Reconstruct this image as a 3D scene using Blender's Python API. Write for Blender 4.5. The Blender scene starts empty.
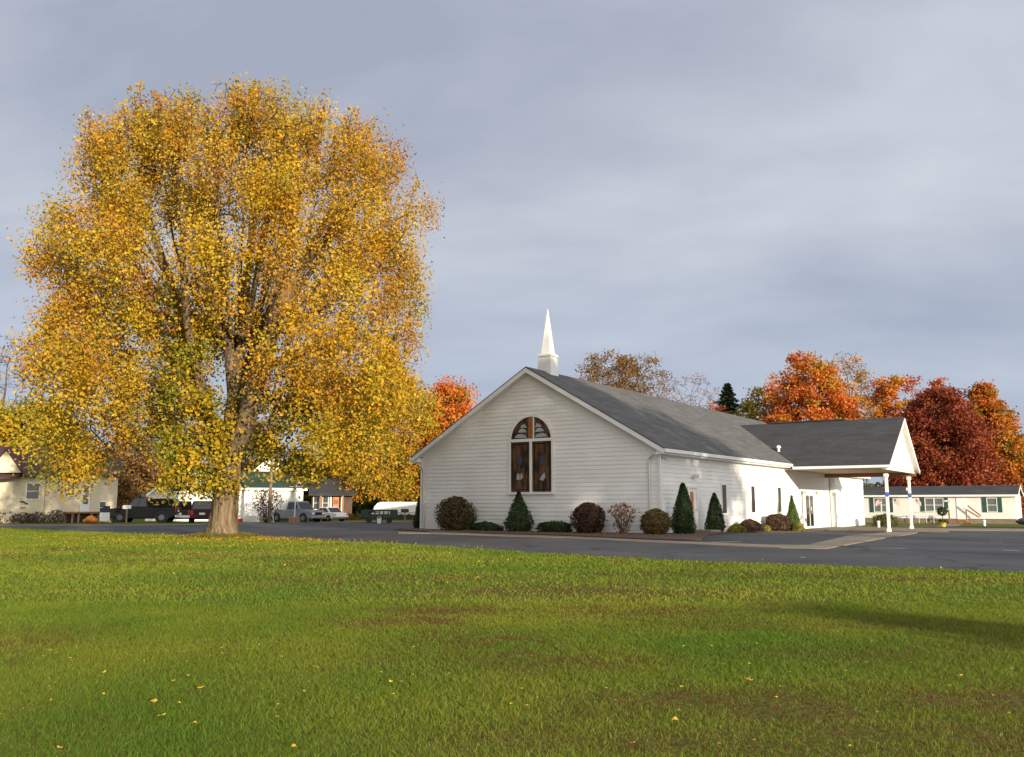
import bpy, bmesh, math, random
import numpy as np
from mathutils import Vector, Matrix
random.seed(7); RNG = np.random.default_rng(11)
R = math.radians
scene = bpy.context.scene
COL = scene.collection

# ------------------------------------------------------------------ camera
F, HC, PITCH = 890.0, 1.4, 0.1401
cam_d = bpy.data.cameras.new('camera'); cam = bpy.data.objects.new('camera', cam_d); COL.objects.link(cam)
cam.location = (0, 0, HC); cam.rotation_euler = (math.pi/2 + PITCH, 0, 0)
cam_d.sensor_width = 36; cam_d.lens = F/1024*36; cam_d.clip_end = 4000; cam_d.clip_start = 0.05
scene.camera = cam

# ------------------------------------------------------------------ church frame, sun direction
CH = np.array([6.861, 41.58]); TH = 0.5919
U = np.array([math.sin(TH), math.cos(TH)]); V = np.array([U[1], -U[0]])
SUN_EL = R(9.3)
_s = 0.90*V - 0.436*U; SUN = _s/np.linalg.norm(_s)
SUN_N = np.array([-SUN[1], SUN[0]])

# ------------------------------------------------------------------ world
W = bpy.data.worlds.new('World'); scene.world = W; W.use_nodes = True
nt = W.node_tree; nt.nodes.clear()
def N(tree, typ, **kw):
    n = tree.nodes.new(typ)
    for k, v in kw.items():
        if hasattr(n, k): setattr(n, k, v)
        else: n.inputs[k].default_value = v
    return n
out = N(nt, 'ShaderNodeOutputWorld'); bg = N(nt, 'ShaderNodeBackground'); bg.inputs['Strength'].default_value = 0.1
sky = N(nt, 'ShaderNodeTexSky'); sky.sky_type = 'NISHITA'; sky.sun_disc = False
sky.sun_elevation = SUN_EL; sky.sun_rotation = math.atan2(SUN[0], SUN[1])
sky.air_density = 1.0; sky.dust_density = 1.0
tc = N(nt, 'ShaderNodeTexCoord'); sep = N(nt, 'ShaderNodeSeparateXYZ')
nt.links.new(tc.outputs['Generated'], sep.inputs[0])
zz = N(nt, 'ShaderNodeMath', operation='MAXIMUM'); nt.links.new(sep.outputs['Z'], zz.inputs[0]); zz.inputs[1].default_value = 0.0
zp = N(nt, 'ShaderNodeMath', operation='ADD'); nt.links.new(zz.outputs[0], zp.inputs[0]); zp.inputs[1].default_value = 0.28
dx = N(nt, 'ShaderNodeMath', operation='DIVIDE'); nt.links.new(sep.outputs['X'], dx.inputs[0]); nt.links.new(zp.outputs[0], dx.inputs[1])
dy = N(nt, 'ShaderNodeMath', operation='DIVIDE'); nt.links.new(sep.outputs['Y'], dy.inputs[0]); nt.links.new(zp.outputs[0], dy.inputs[1])
cb = N(nt, 'ShaderNodeCombineXYZ'); nt.links.new(dx.outputs[0], cb.inputs[0]); nt.links.new(dy.outputs[0], cb.inputs[1])
no1 = N(nt, 'ShaderNodeTexNoise'); no1.inputs['Scale'].default_value = 1.25; no1.inputs['Detail'].default_value = 6; no1.inputs['Roughness'].default_value = 0.52
no1.inputs['Distortion'].default_value = 0.25
mpw = N(nt, 'ShaderNodeMapping'); mpw.inputs['Rotation'].default_value = (0, 0, 0.5); mpw.inputs['Scale'].default_value = (1.0, 1.55, 1); mpw.inputs['Location'].default_value = (3.1, 1.4, 0)
nt.links.new(cb.outputs[0], mpw.inputs[0]); nt.links.new(mpw.outputs[0], no1.inputs['Vector'])
rmp = N(nt, 'ShaderNodeValToRGB')
rmp.color_ramp.elements[0].position = 0.34; rmp.color_ramp.elements[0].color = (0.360, 0.398, 0.500, 1)
rmp.color_ramp.elements[1].position = 0.70; rmp.color_ramp.elements[1].color = (0.60, 0.63, 0.70, 1)
nt.links.new(no1.outputs['Fac'], rmp.inputs[0])
# bluer low band of the cloud deck
hz = N(nt, 'ShaderNodeMapRange'); hz.inputs['From Min'].default_value = 0.02; hz.inputs['From Max'].default_value = 0.30
hz.inputs['To Min'].default_value = 0.75; hz.inputs['To Max'].default_value = 0.0
nt.links.new(sep.outputs['Z'], hz.inputs['Value'])
mxh = N(nt, 'ShaderNodeMix', data_type='RGBA'); nt.links.new(hz.outputs[0], mxh.inputs[0]); nt.links.new(rmp.outputs[0], mxh.inputs[6])
mxh.inputs[7].default_value = (0.385, 0.465, 0.620, 1)
# the cloud deck is brighter towards the low sun behind the camera
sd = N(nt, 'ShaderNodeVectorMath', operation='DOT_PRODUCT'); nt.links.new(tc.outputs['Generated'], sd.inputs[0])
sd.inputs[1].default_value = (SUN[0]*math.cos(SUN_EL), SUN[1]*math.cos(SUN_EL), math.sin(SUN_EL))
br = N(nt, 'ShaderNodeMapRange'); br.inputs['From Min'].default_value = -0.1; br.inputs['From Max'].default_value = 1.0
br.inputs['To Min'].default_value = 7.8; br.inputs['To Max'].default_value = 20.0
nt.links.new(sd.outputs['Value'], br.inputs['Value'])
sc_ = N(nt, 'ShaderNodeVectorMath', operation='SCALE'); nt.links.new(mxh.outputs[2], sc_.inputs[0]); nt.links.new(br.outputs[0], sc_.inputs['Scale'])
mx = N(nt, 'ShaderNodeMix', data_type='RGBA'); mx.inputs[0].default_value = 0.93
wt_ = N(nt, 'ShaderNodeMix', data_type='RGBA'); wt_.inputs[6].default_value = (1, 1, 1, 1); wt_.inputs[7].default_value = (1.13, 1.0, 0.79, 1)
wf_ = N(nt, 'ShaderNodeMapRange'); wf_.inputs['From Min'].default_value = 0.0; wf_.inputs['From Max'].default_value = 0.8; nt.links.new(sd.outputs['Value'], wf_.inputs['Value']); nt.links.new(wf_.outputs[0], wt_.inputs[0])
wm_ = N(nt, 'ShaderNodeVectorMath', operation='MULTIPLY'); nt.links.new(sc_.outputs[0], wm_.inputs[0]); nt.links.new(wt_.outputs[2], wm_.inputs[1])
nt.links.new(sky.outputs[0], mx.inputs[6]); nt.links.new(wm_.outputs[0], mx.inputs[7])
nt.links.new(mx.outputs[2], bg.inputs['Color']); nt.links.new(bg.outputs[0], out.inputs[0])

# ------------------------------------------------------------------ sun lamp
sl = bpy.data.lights.new('sun', 'SUN'); sl.energy = 5.0; sl.angle = R(0.55); sl.color = (1.0, 0.86, 0.64)
so = bpy.data.objects.new('sun', sl); COL.objects.link(so); so.location = (30, -40, 40)
so.rotation_euler = Vector((SUN[0]*math.cos(SUN_EL), SUN[1]*math.cos(SUN_EL), math.sin(SUN_EL))).to_track_quat('Z', 'Y').to_euler()
vs = scene.view_settings; vs.view_transform = 'Standard'; vs.look = 'None'; vs.gamma = 1; vs.exposure = 0.48; vs.use_curve_mapping = False
scene.cycles.max_bounces = 8; scene.cycles.transparent_max_bounces = 8

# ------------------------------------------------------------------ helpers
def ray(x, y):
    fw = np.array([0, math.cos(PITCH), math.sin(PITCH)]); up = np.array([0, -math.sin(PITCH), math.cos(PITCH)])
    return fw + np.array([1, 0, 0])*(x-512)/F + up*(378.5-y)/F
def atY(x, y, Y):
    r = ray(x, y); k = Y/r[1]; return np.array([0, 0, HC]) + k*r
def gz(x, y):                                   # lie of the land: a slight dip behind the church front
    t = (np.asarray(x)-CH[0])*U[0] + (np.asarray(y)-CH[1])*U[1]
    return -0.30*np.clip((t-3)/15, 0, 1)
def ground(x, y):
    z = 0.0
    for _ in range(12):
        r = ray(x, y); k = (z-HC)/r[2]; p = np.array([0, 0, HC]) + k*r; z = 0.5*z + 0.5*float(gz(p[0], p[1]))
    return p
def on_t(x, y, t):                              # church local (x along front to the right, y back, z)
    r = ray(x, y); k = (t + CH@U)/(r[:2]@U); p = np.array([0, 0, HC]) + k*r
    d = p[:2]-CH; return np.array([d@V, d@U, p[2]])
def ch2w(x, y): return CH + x*V + y*U
def rot_of(d): return math.atan2(d[1], d[0])
CHROT = rot_of(V)

def tag(o, label, cat, group=None):
    o['label'] = label; o['category'] = cat
    if group: o['group'] = group
    return o
def thing(name, label, cat, loc=(0, 0, 0), rz=0.0, group=None):
    o = bpy.data.objects.new(name, None); COL.objects.link(o); o.location = loc; o.rotation_euler = (0, 0, rz)
    o.empty_display_size = 0.3
    return tag(o, label, cat, group)
def structure(o): o['kind'] = 'structure'; return o
def stuff(o): o['kind'] = 'stuff'; return o
def copy_tree(o, parent=None):
    c = o.copy(); COL.objects.link(c)
    if parent is not None: c.parent = parent
    for ch in list(o.children): copy_tree(ch, c)
    return c

class MB:
    def __init__(s): s.v = []; s.f = []; s.m = []; s.mi = 0; s.smooth = False
    def add(s, vs, fs):
        b = len(s.v); s.v += [tuple(float(c) for c in p) for p in vs]
        for f in fs: s.f.append(tuple(b+i for i in f)); s.m.append(s.mi)
        return s
    def quad(s, *p): return s.add(p, [tuple(range(len(p)))])
    def box(s, x0, x1, y0, y1, z0, z1):
        return s.add([(x0,y0,z0),(x1,y0,z0),(x1,y1,z0),(x0,y1,z0),(x0,y0,z1),(x1,y0,z1),(x1,y1,z1),(x0,y1,z1)],
                     [(0,3,2,1),(4,5,6,7),(0,1,5,4),(1,2,6,5),(2,3,7,6),(3,0,4,7)])
    def cbox(s, c, d): return s.box(c[0]-d[0]/2, c[0]+d[0]/2, c[1]-d[1]/2, c[1]+d[1]/2, c[2]-d[2]/2, c[2]+d[2]/2)
    def prism(s, poly, off):                    # poly: 3D points, off: extrusion vector
        n = len(poly); p = [np.array(q, float) for q in poly]; o = np.array(off, float)
        nv = sum((np.cross(p[i]-p[0], p[i+1]-p[0]) for i in range(1, n-1)), np.zeros(3))
        if nv@o > 0: p = p[::-1]
        vs = p + [q+o for q in p]
        fs = [tuple(range(n)), tuple(range(2*n-1, n-1, -1))] + [(i, i+n, (i+1) % n+n, (i+1) % n) for i in range(n)]
        return s.add(vs, fs)
    def tube(s, pts, rad, n=8, cap=True):
        pts = [Vector(p) for p in pts]; k = len(pts)
        if not hasattr(rad, '__len__'): rad = [rad]*k
        rings = []; ref = None
        for i in range(k):
            d = (pts[min(i+1, k-1)]-pts[max(i-1, 0)]).normalized()
            if ref is None or abs(ref.dot(d)) > 0.97: ref = Vector((1, 0, 0)) if abs(d.x) < 0.8 else Vector((0, 0, 1))
            a = (ref - d*ref.dot(d)).normalized(); b = d.cross(a); ref = a
            rings.append([pts[i] + (a*math.cos(2*math.pi*j/n)+b*math.sin(2*math.pi*j/n))*rad[i] for j in range(n)])
        vs = [p for r in rings for p in r]
        fs = [(i*n+j, i*n+(j+1) % n, (i+1)*n+(j+1) % n, (i+1)*n+j) for i in range(k-1) for j in range(n)]
        if cap: fs += [tuple(range(n-1, -1, -1)), tuple(range((k-1)*n, k*n))]
        return s.add(vs, fs)
    def lathe(s, prof, n=16, c=(0, 0, 0)):      # prof: (r, z)
        vs = [(c[0]+r*math.cos(2*math.pi*j/n), c[1]+r*math.sin(2*math.pi*j/n), c[2]+z) for r, z in prof for j in range(n)]
        k = len(prof)
        fs = [(i*n+j, i*n+(j+1) % n, (i+1)*n+(j+1) % n, (i+1)*n+j) for i in range(k-1) for j in range(n)]
        fs += [tuple(range(n-1, -1, -1)), tuple(range((k-1)*n, k*n))]
        return s.add(vs, fs)
    def build(s, name, mats, parent=None, smooth=False, bevel=0.0, label=None):
        me = bpy.data.meshes.new(name); me.from_pydata(s.v, [], s.f)
        mats = mats if isinstance(mats, (list, tuple)) else [mats]
        for m in mats: me.materials.append(m)
        me.polygons.foreach_set('material_index', s.m)
        if smooth: me.polygons.foreach_set('use_smooth', [True]*len(s.f))
        me.update()
        if bevel:
            bm = bmesh.new(); bm.from_mesh(me); bmesh.ops.remove_doubles(bm, verts=bm.verts, dist=1e-5)
            bmesh.ops.bevel(bm, geom=list(bm.edges), offset=bevel, segments=1, affect='EDGES', profile=0.5)
            bm.to_mesh(me); bm.free()
        o = bpy.data.objects.new(name, me); COL.objects.link(o)
        if parent is not None: o.parent = parent
        if label: o['label'] = label
        return o

# ------------------------------------------------------------------ materials
def mat(name, col, rough=0.6, var=0.15, scale=3.0, metal=0.0, spec=0.5, bump=0.0, bscale=30.0, col2=None, stretch=(1, 1, 1), detail=4):
    m = bpy.data.materials.new(name); m.use_nodes = True; t = m.node_tree; b = t.nodes['Principled BSDF']
    b.inputs['Roughness'].default_value = rough; b.inputs['Metallic'].default_value = metal
    b.inputs['Specular IOR Level'].default_value = spec
    c = N(t, 'ShaderNodeTexCoord'); mp = N(t, 'ShaderNodeMapping'); mp.inputs['Scale'].default_value = stretch
    t.links.new(c.outputs['Object'], mp.inputs[0])
    n = N(t, 'ShaderNodeTexNoise'); n.inputs['Scale'].default_value = scale; n.inputs['Detail'].default_value = detail
    t.links.new(mp.outputs[0], n.inputs['Vector'])
    r = N(t, 'ShaderNodeValToRGB'); r.color_ramp.elements[0].position = 0.3; r.color_ramp.elements[1].position = 0.7
    a = col2 if col2 else tuple(x*(1+var) for x in col)
    r.color_ramp.elements[0].color = (*[x*(1-var) for x in col], 1); r.color_ramp.elements[1].color = (*a, 1)
    t.links.new(n.outputs['Fac'], r.inputs[0]); t.links.new(r.outputs[0], b.inputs['Base Color'])
    if bump:
        n2 = N(t, 'ShaderNodeTexNoise'); n2.inputs['Scale'].default_value = bscale; n2.inputs['Detail'].default_value = 5
        t.links.new(mp.outputs[0], n2.inputs['Vector'])
        bp = N(t, 'ShaderNodeBump'); bp.inputs['Strength'].default_value = 0.6; bp.inputs['Distance'].default_value = bump
        t.links.new(n2.outputs['Fac'], bp.inputs['Height']); t.links.new(bp.outputs[0], b.inputs['Normal'])
    return m
def leaf_mat(name, rough=0.55, transl=0.35):     # colour comes from the leaf's own attribute
    m = bpy.data.materials.new(name); m.use_nodes = True; t = m.node_tree; b = t.nodes['Principled BSDF']
    at = N(t, 'ShaderNodeAttribute'); at.attribute_name = 'tint'
    t.links.new(at.outputs['Color'], b.inputs['Base Color']); b.inputs['Roughness'].default_value = rough
    b.inputs['Specular IOR Level'].default_value = 0.25
    tr = N(t, 'ShaderNodeBsdfTranslucent'); t.links.new(at.outputs['Color'], tr.inputs[0])
    mxs = N(t, 'ShaderNodeMixShader'); mxs.inputs[0].default_value = transl
    t.links.new(b.outputs[0], mxs.inputs[1]); t.links.new(tr.outputs[0], mxs.inputs[2])
    t.links.new(mxs.outputs[0], t.nodes['Material Output'].inputs[0])
    return m
M = {}
M['siding'] = mat('white_siding', (0.81, 0.81, 0.79), 0.45, 0.05, 0.6)
M['trim'] = mat('white_trim', (0.80, 0.80, 0.78), 0.4, 0.04, 1.0)
M['alu'] = mat('grey_downspout', (0.62, 0.62, 0.60), 0.4, 0.06, 2.0)
M['leaf'] = leaf_mat('autumn_leaf', transl=0.30)
M['needle'] = leaf_mat('needle', transl=0.08)
M['grass'] = leaf_mat('grass_blade', 0.6, 0.40)
M['bark'] = mat('bark', (0.085, 0.062, 0.042), 0.95, 0.3, 6.5, bump=0.16, bscale=9, stretch=(1.6, 1.6, 0.2), col2=(0.25, 0.185, 0.115), spec=.1)
M['barkdark'] = mat('dark_bark', (0.10, 0.08, 0.065), 0.9, 0.35, 3, bump=0.03, bscale=6, stretch=(1.6, 1.6, 0.3))
M['concrete'] = mat('concrete', (0.205, 0.17, 0.125), 0.85, 0.18, 0.9, bump=0.004, bscale=40)
M['mulch'] = mat('mulch', (0.085, 0.05, 0.035), 0.95, 0.5, 9, bump=0.03, bscale=14)
M['glass'] = mat('dark_glass', (0.03, 0.035, 0.04), 0.08, 0.2, 1.0, spec=0.8)
M['wood'] = mat('wood', (0.26, 0.13, 0.06), 0.6, 0.25, 4, stretch=(1, 1, 6))
M['rust'] = mat('stained_wood', (0.20, 0.075, 0.03), 0.6, 0.2, 3)
M['black'] = mat('black_paint', (0.012, 0.012, 0.014), 0.25, 0.2, 2)
M['rubber'] = mat('rubber', (0.02, 0.02, 0.02), 0.8, 0.2, 8)
M['chrome'] = mat('chrome', (0.6, 0.6, 0.62), 0.2, 0.05, 3, metal=0.9)
M['red'] = mat('red_lens', (0.5, 0.02, 0.015), 0.2, 0.1, 5)
M['lamp'] = mat('lens', (0.75, 0.75, 0.72), 0.1, 0.05, 5)
M['pole'] = mat('weathered_pole', (0.24, 0.17, 0.11), 0.9, 0.3, 3, stretch=(2, 2, 0.2))
M['brick'] = mat('brick', (0.28, 0.16, 0.11), 0.9, 0.3, 9)

def shingle(name, c1, c2, cm):
    m = bpy.data.materials.new(name); m.use_nodes = True; t = m.node_tree; b = t.nodes['Principled BSDF']
    b.inputs['Roughness'].default_value = 0.85; b.inputs['Specular IOR Level'].default_value = 0.3
    c = N(t, 'ShaderNodeTexCoord'); s = N(t, 'ShaderNodeSeparateXYZ'); t.links.new(c.outputs['Object'], s.inputs[0])
    a = N(t, 'ShaderNodeMath', operation='ADD'); t.links.new(s.outputs[0], a.inputs[0]); t.links.new(s.outputs[1], a.inputs[1])
    zq = N(t, 'ShaderNodeMath', operation='MULTIPLY'); t.links.new(s.outputs[2], zq.inputs[0]); zq.inputs[1].default_value = 2.0
    cc = N(t, 'ShaderNodeCombineXYZ'); t.links.new(a.outputs[0], cc.inputs[0]); t.links.new(zq.outputs[0], cc.inputs[1])
    k = N(t, 'ShaderNodeTexBrick'); k.inputs['Scale'].default_value = 1.0; k.inputs['Brick Width'].default_value = 0.9; k.inputs['Row Height'].default_value = 0.28
    k.inputs['Mortar Size'].default_value = 0.012; k.inputs['Color1'].default_value = (*c1, 1); k.inputs['Color2'].default_value = (*c2, 1); k.inputs['Mortar'].default_value = (*cm, 1)
    t.links.new(cc.outputs[0], k.inputs['Vector'])
    n = N(t, 'ShaderNodeTexNoise'); n.inputs['Scale'].default_value = 0.7; n.inputs['Detail'].default_value = 6; t.links.new(c.outputs['Object'], n.inputs['Vector'])
    mr = N(t, 'ShaderNodeMapRange'); mr.inputs['From Min'].default_value = 0.3; mr.inputs['From Max'].default_value = 0.7; mr.inputs['To Min'].default_value = 0.87; mr.inputs['To Max'].default_value = 1.13
    t.links.new(n.outputs['Fac'], mr.inputs['Value'])
    sc = N(t, 'ShaderNodeVectorMath', operation='SCALE'); t.links.new(k.outputs['Color'], sc.inputs[0]); t.links.new(mr.outputs[0], sc.inputs['Scale'])
    t.links.new(sc.outputs[0], b.inputs['Base Color']); return m
M['shingle'] = shingle('grey_shingles', (0.085, 0.085, 0.088), (0.12, 0.118, 0.115), (0.05, 0.05, 0.05))
M['shingle_dark'] = shingle('charcoal_shingles', (0.045, 0.045, 0.05), (0.06, 0.06, 0.066), (0.03, 0.03, 0.03))
M['shingle_green'] = shingle('green_shingles', (0.022, 0.048, 0.032), (0.03, 0.06, 0.04), (0.015, 0.03, 0.02))
M['shingle_maroon'] = shingle('maroon_shingles', (0.075, 0.04, 0.045), (0.095, 0.05, 0.055), (0.04, 0.025, 0.03))

def asphalt_mat():
    m = bpy.data.materials.new('asphalt'); m.use_nodes = True; t = m.node_tree; b = t.nodes['Principled BSDF']
    b.inputs['Roughness'].default_value = 0.75; b.inputs['Specular IOR Level'].default_value = 0.35
    c = N(t, 'ShaderNodeTexCoord')
    n = N(t, 'ShaderNodeTexNoise'); n.inputs['Scale'].default_value = 0.22; n.inputs['Detail'].default_value = 7; n.inputs['Roughness'].default_value = 0.65
    t.links.new(c.outputs['Object'], n.inputs['Vector'])
    r = N(t, 'ShaderNodeValToRGB'); e = r.color_ramp.elements
    e[0].position = 0.32; e[0].color = (0.027, 0.028, 0.032, 1); e[1].position = 0.70; e[1].color = (0.078, 0.078, 0.082, 1)
    t.links.new(n.outputs['Fac'], r.inputs[0])
    n2 = N(t, 'ShaderNodeTexNoise'); n2.inputs['Scale'].default_value = 30; n2.inputs['Detail'].default_value = 3; t.links.new(c.outputs['Object'], n2.inputs['Vector'])
    mr = N(t, 'ShaderNodeMapRange'); mr.inputs['From Min'].default_value = 0.3; mr.inputs['From Max'].default_value = 0.7; mr.inputs['To Min'].default_value = 0.7; mr.inputs['To Max'].default_value = 1.35
    t.links.new(n2.outputs['Fac'], mr.inputs['Value'])
    s = N(t, 'ShaderNodeVectorMath', operation='SCALE'); t.links.new(r.outputs[0], s.inputs[0]); t.links.new(mr.outputs[0], s.inputs['Scale'])
    # tar-filled cracks
    vo = N(t, 'ShaderNodeTexVoronoi'); vo.feature = 'DISTANCE_TO_EDGE'; vo.inputs['Scale'].default_value = 0.17
    nd = N(t, 'ShaderNodeTexNoise'); nd.inputs['Scale'].default_value = 0.8; nd.inputs['Detail'].default_value = 4; t.links.new(c.outputs['Object'], nd.inputs['Vector'])
    av = N(t, 'ShaderNodeVectorMath', operation='MULTIPLY_ADD'); t.links.new(nd.outputs['Color'], av.inputs[0]); av.inputs[1].default_value = (2, 2, 0); t.links.new(c.outputs['Object'], av.inputs[2])
    t.links.new(av.outputs[0], vo.inputs['Vector'])
    lt = N(t, 'ShaderNodeMath', operation='LESS_THAN'); t.links.new(vo.outputs['Distance'], lt.inputs[0]); lt.inputs[1].default_value = 0.010
    mxc = N(t, 'ShaderNodeMix', data_type='RGBA'); t.links.new(lt.outputs[0], mxc.inputs[0]); t.links.new(s.outputs[0], mxc.inputs[6]); mxc.inputs[7].default_value = (0.022, 0.022, 0.025, 1)
    t.links.new(mxc.outputs[2], b.inputs['Base Color'])
    bp = N(t, 'ShaderNodeBump'); bp.inputs['Distance'].default_value = 0.006; t.links.new(n2.outputs['Fac'], bp.inputs['Height']); t.links.new(bp.outputs[0], b.inputs['Normal'])
    return m
M['asphalt'] = asphalt_mat()
def lawn_mat():
    m = bpy.data.materials.new('lawn'); m.use_nodes = True; t = m.node_tree; b = t.nodes['Principled BSDF']
    b.inputs['Roughness'].default_value = 0.95; b.inputs['Specular IOR Level'].default_value = 0.1
    c = N(t, 'ShaderNodeTexCoord')
    n = N(t, 'ShaderNodeTexNoise'); n.inputs['Scale'].default_value = 0.35; n.inputs['Detail'].default_value = 8; n.inputs['Roughness'].default_value = 0.7
    t.links.new(c.outputs['Object'], n.inputs['Vector'])
    r = N(t, 'ShaderNodeValToRGB'); e = r.color_ramp.elements
    e[0].position = 0.3; e[0].color = (0.085, 0.115, 0.014, 1); e[1].position = 0.72; e[1].color = (0.16, 0.12, 0.035, 1)
    x = e.new(0.5); x.color = (0.11, 0.125, 0.02, 1)
    t.links.new(n.outputs['Fac'], r.inputs[0]); t.links.new(r.outputs[0], b.inputs['Base Color'])
    n2 = N(t, 'ShaderNodeTexNoise'); n2.inputs['Scale'].default_value = 12; n2.inputs['Detail'].default_value = 4; t.links.new(c.outputs['Object'], n2.inputs['Vector'])
    bp = N(t, 'ShaderNodeBump'); bp.inputs['Distance'].default_value = 0.05; t.links.new(n2.outputs['Fac'], bp.inputs['Height']); t.links.new(bp.outputs[0], b.inputs['Normal'])
    return m
M['lawn'] = lawn_mat()

# ------------------------------------------------------------------ ground sheets (follow gz exactly)
def sheet(name, poly, dz, m, thick=0.0):
    bm = bmesh.new(); vs = [bm.verts.new((p[0], p[1], 0)) for p in poly]; bm.faces.new(vs)
    for t in (3.0, 18.0):
        co = ch2w(0, t)
        bmesh.ops.bisect_plane(bm, geom=bm.verts[:]+bm.edges[:]+bm.faces[:], plane_co=(co[0], co[1], 0), plane_no=(U[0], U[1], 0))
    for f in bm.faces:
        if f.normal.z < 0: f.normal_flip()
    if thick:
        r = bmesh.ops.extrude_face_region(bm, geom=bm.faces[:])
        for v in r['geom']:
            if isinstance(v, bmesh.types.BMVert): v.co.z += thick
    for v in bm.verts: v.co.z += float(gz(v.co.x, v.co.y)) + dz
    bmesh.ops.recalc_face_normals(bm, faces=bm.faces) if thick else None
    me = bpy.data.meshes.new(name); bm.to_mesh(me); bm.free(); me.materials.append(m)
    o = bpy.data.objects.new(name, me); COL.objects.link(o); return structure(o)
sheet('ground', [(-1500, -300), (1500, -300), (1500, 2500), (-1500, 2500)], 0.0, M['lawn'])
G = lambda x, y: ground(x, y)[:2]
LAWN_EDGE = [np.array(p) for p in [(30, 6.5), (10.64, 18.88), (3.74, 22.88), (-3.17, 31.18), (-11.47, 38.6), (-19.5, 44.2), (-28.94, 52.5), (-60, 72)]]
def dense(pts, n=10, jit=0.22):
    o = []; rr = random.Random(3)
    for a, b in zip(pts[:-1], pts[1:]):
        d = (b-a)/np.linalg.norm(b-a); q = np.array([-d[1], d[0]])
        for i in range(n): o.append(a+(b-a)*i/n + q*rr.uniform(-jit, jit))
    return o + [pts[-1]]
edge = dense(LAWN_EDGE, 12)
asph = list(edge) + [np.array([-60, 62.0]) + np.array([0, 12]), G(0, 525), G(200, 524.3), G(300, 522.0), G(410, 521.2), np.array([6, 90.]), np.array([46, 57.0]), np.array([75, 40.0]), np.array([60, 6.5])]
sheet('parking_lot', asph, 0.006, M['asphalt'])
sheet('mulch_bed', [ch2w(-15.6, 0.3), ch2w(-15.2, -1.2), G(430, 532.4), G(560, 536.2), G(660, 540.6), G(700, 541.5), ch2w(2.2, 0.2), ch2w(1.9, 4.6), ch2w(0, 4.6), ch2w(0, 0.2)], 0.012, M['mulch'], 0.05)
sheet('mulch_bed', [ch2w(0, 8.2), ch2w(1.7, 8.2), ch2w(1.9, 20.5), ch2w(1.2, 21.6), ch2w(0, 21.6)], 0.012, M['mulch'], 0.05)
# front walk along the mulch bed, turning off to the porch
fw = [G(398, 532.6), G(430, 533.0), G(560, 536.8), G(660, 541.2), G(770, 545.9), G(808, 545.9), G(886, 532.6), G(918, 532.6), G(900, 536.5), G(826, 549.5), G(780, 548.6), G(660, 543.6), G(560, 538.8), G(430, 534.2), G(398, 533.8)]
sheet('walk', fw, 0.010, M['concrete'], 0.03)
sheet('porch_slab', [ch2w(0.02, 21.7), ch2w(0.02, 29.6), ch2w(7.6, 29.8), ch2w(9.2, 20.4), ch2w(3.0, 22.0)], 0.012, M['concrete'], 0.04)
sheet('kerb_walk', [G(935, 530.6), G(1060, 531.6), G(1060, 529.6), G(935, 529.2)], 0.010, M['concrete'], 0.05)
sheet('side_step', [ch2w(0.02, 2.9), ch2w(1.25, 2.9), ch2w(1.25, 4.55), ch2w(0.02, 4.55)], 0.07, M['concrete'], 0.1)
sheet('street_verge', [G(-60, 525.6), G(120, 525.6), G(200, 524.9), G(300, 522.6), G(410, 521.7), G(410, 521.2), G(300, 522.0), G(200, 524.3), G(120, 524.9), G(-60, 524.9)], 0.012, M['concrete'])
M['paint'] = mat('worn_paint', (0.55, 0.53, 0.46), 0.7, 0.3, 6)
for px in ((690, 543.2, 742, 541.6), (868, 548.3, 905, 548.6), (1003, 550.5, 1020, 551.0), (990, 542.2, 1003, 542.4), (800, 557.6, 806, 557.7)):
    a, b = G(px[0], px[1]), G(px[2], px[3]); d = (b-a)/np.linalg.norm(b-a); q = np.array([-d[1], d[0]])*0.07
    sheet('parking_line', [a-q, b-q, b+q, a+q], 0.010, M['paint'])

# ------------------------------------------------------------------ foliage
def value_noise(p, freq, seed):
    p = np.asarray(p)*freq; i = np.floor(p).astype(np.int64); f = p-i; f = f*f*(3-2*f)
    def h(*k):
        s = np.full(k[0].shape, seed*374761393, np.int64)
        for n, a in enumerate(k): s = s + a*[668265263, 2147483647 // 3, 1274126177][n]
        s = (s ^ (s >> 13))*1274126177; s = s ^ (s >> 16); return (s & 0xffff)/65535.0
    if p.shape[1] == 2:
        x, y = i[:, 0], i[:, 1]
        return (h(x, y)*(1-f[:, 0])+h(x+1, y)*f[:, 0])*(1-f[:, 1]) + (h(x, y+1)*(1-f[:, 0])+h(x+1, y+1)*f[:, 0])*f[:, 1]
def raw_mesh(name, verts, nper, cols, m, smooth=False):
    """verts (N, nper, 3): N separate faces with a colour each"""
    n = len(verts); me = bpy.data.meshes.new(name)
    me.vertices.add(n*nper); me.vertices.foreach_set('co', np.ascontiguousarray(verts, np.float32).ravel())
    me.loops.add(n*nper); me.loops.foreach_set('vertex_index', np.arange(n*nper, dtype=np.int32))
    me.polygons.add(n); me.polygons.foreach_set('loop_start', np.arange(0, n*nper, nper, dtype=np.int32))
    me.polygons.foreach_set('loop_total', np.full(n, nper, np.int32))
    me.update(calc_edges=True)
    at = me.attributes.new('tint', 'FLOAT_COLOR', 'FACE')
    c = np.ones((n, 4), np.float32); c[:, :3] = cols; at.data.foreach_set('color', c.ravel())
    me.materials.append(m); return me
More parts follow.
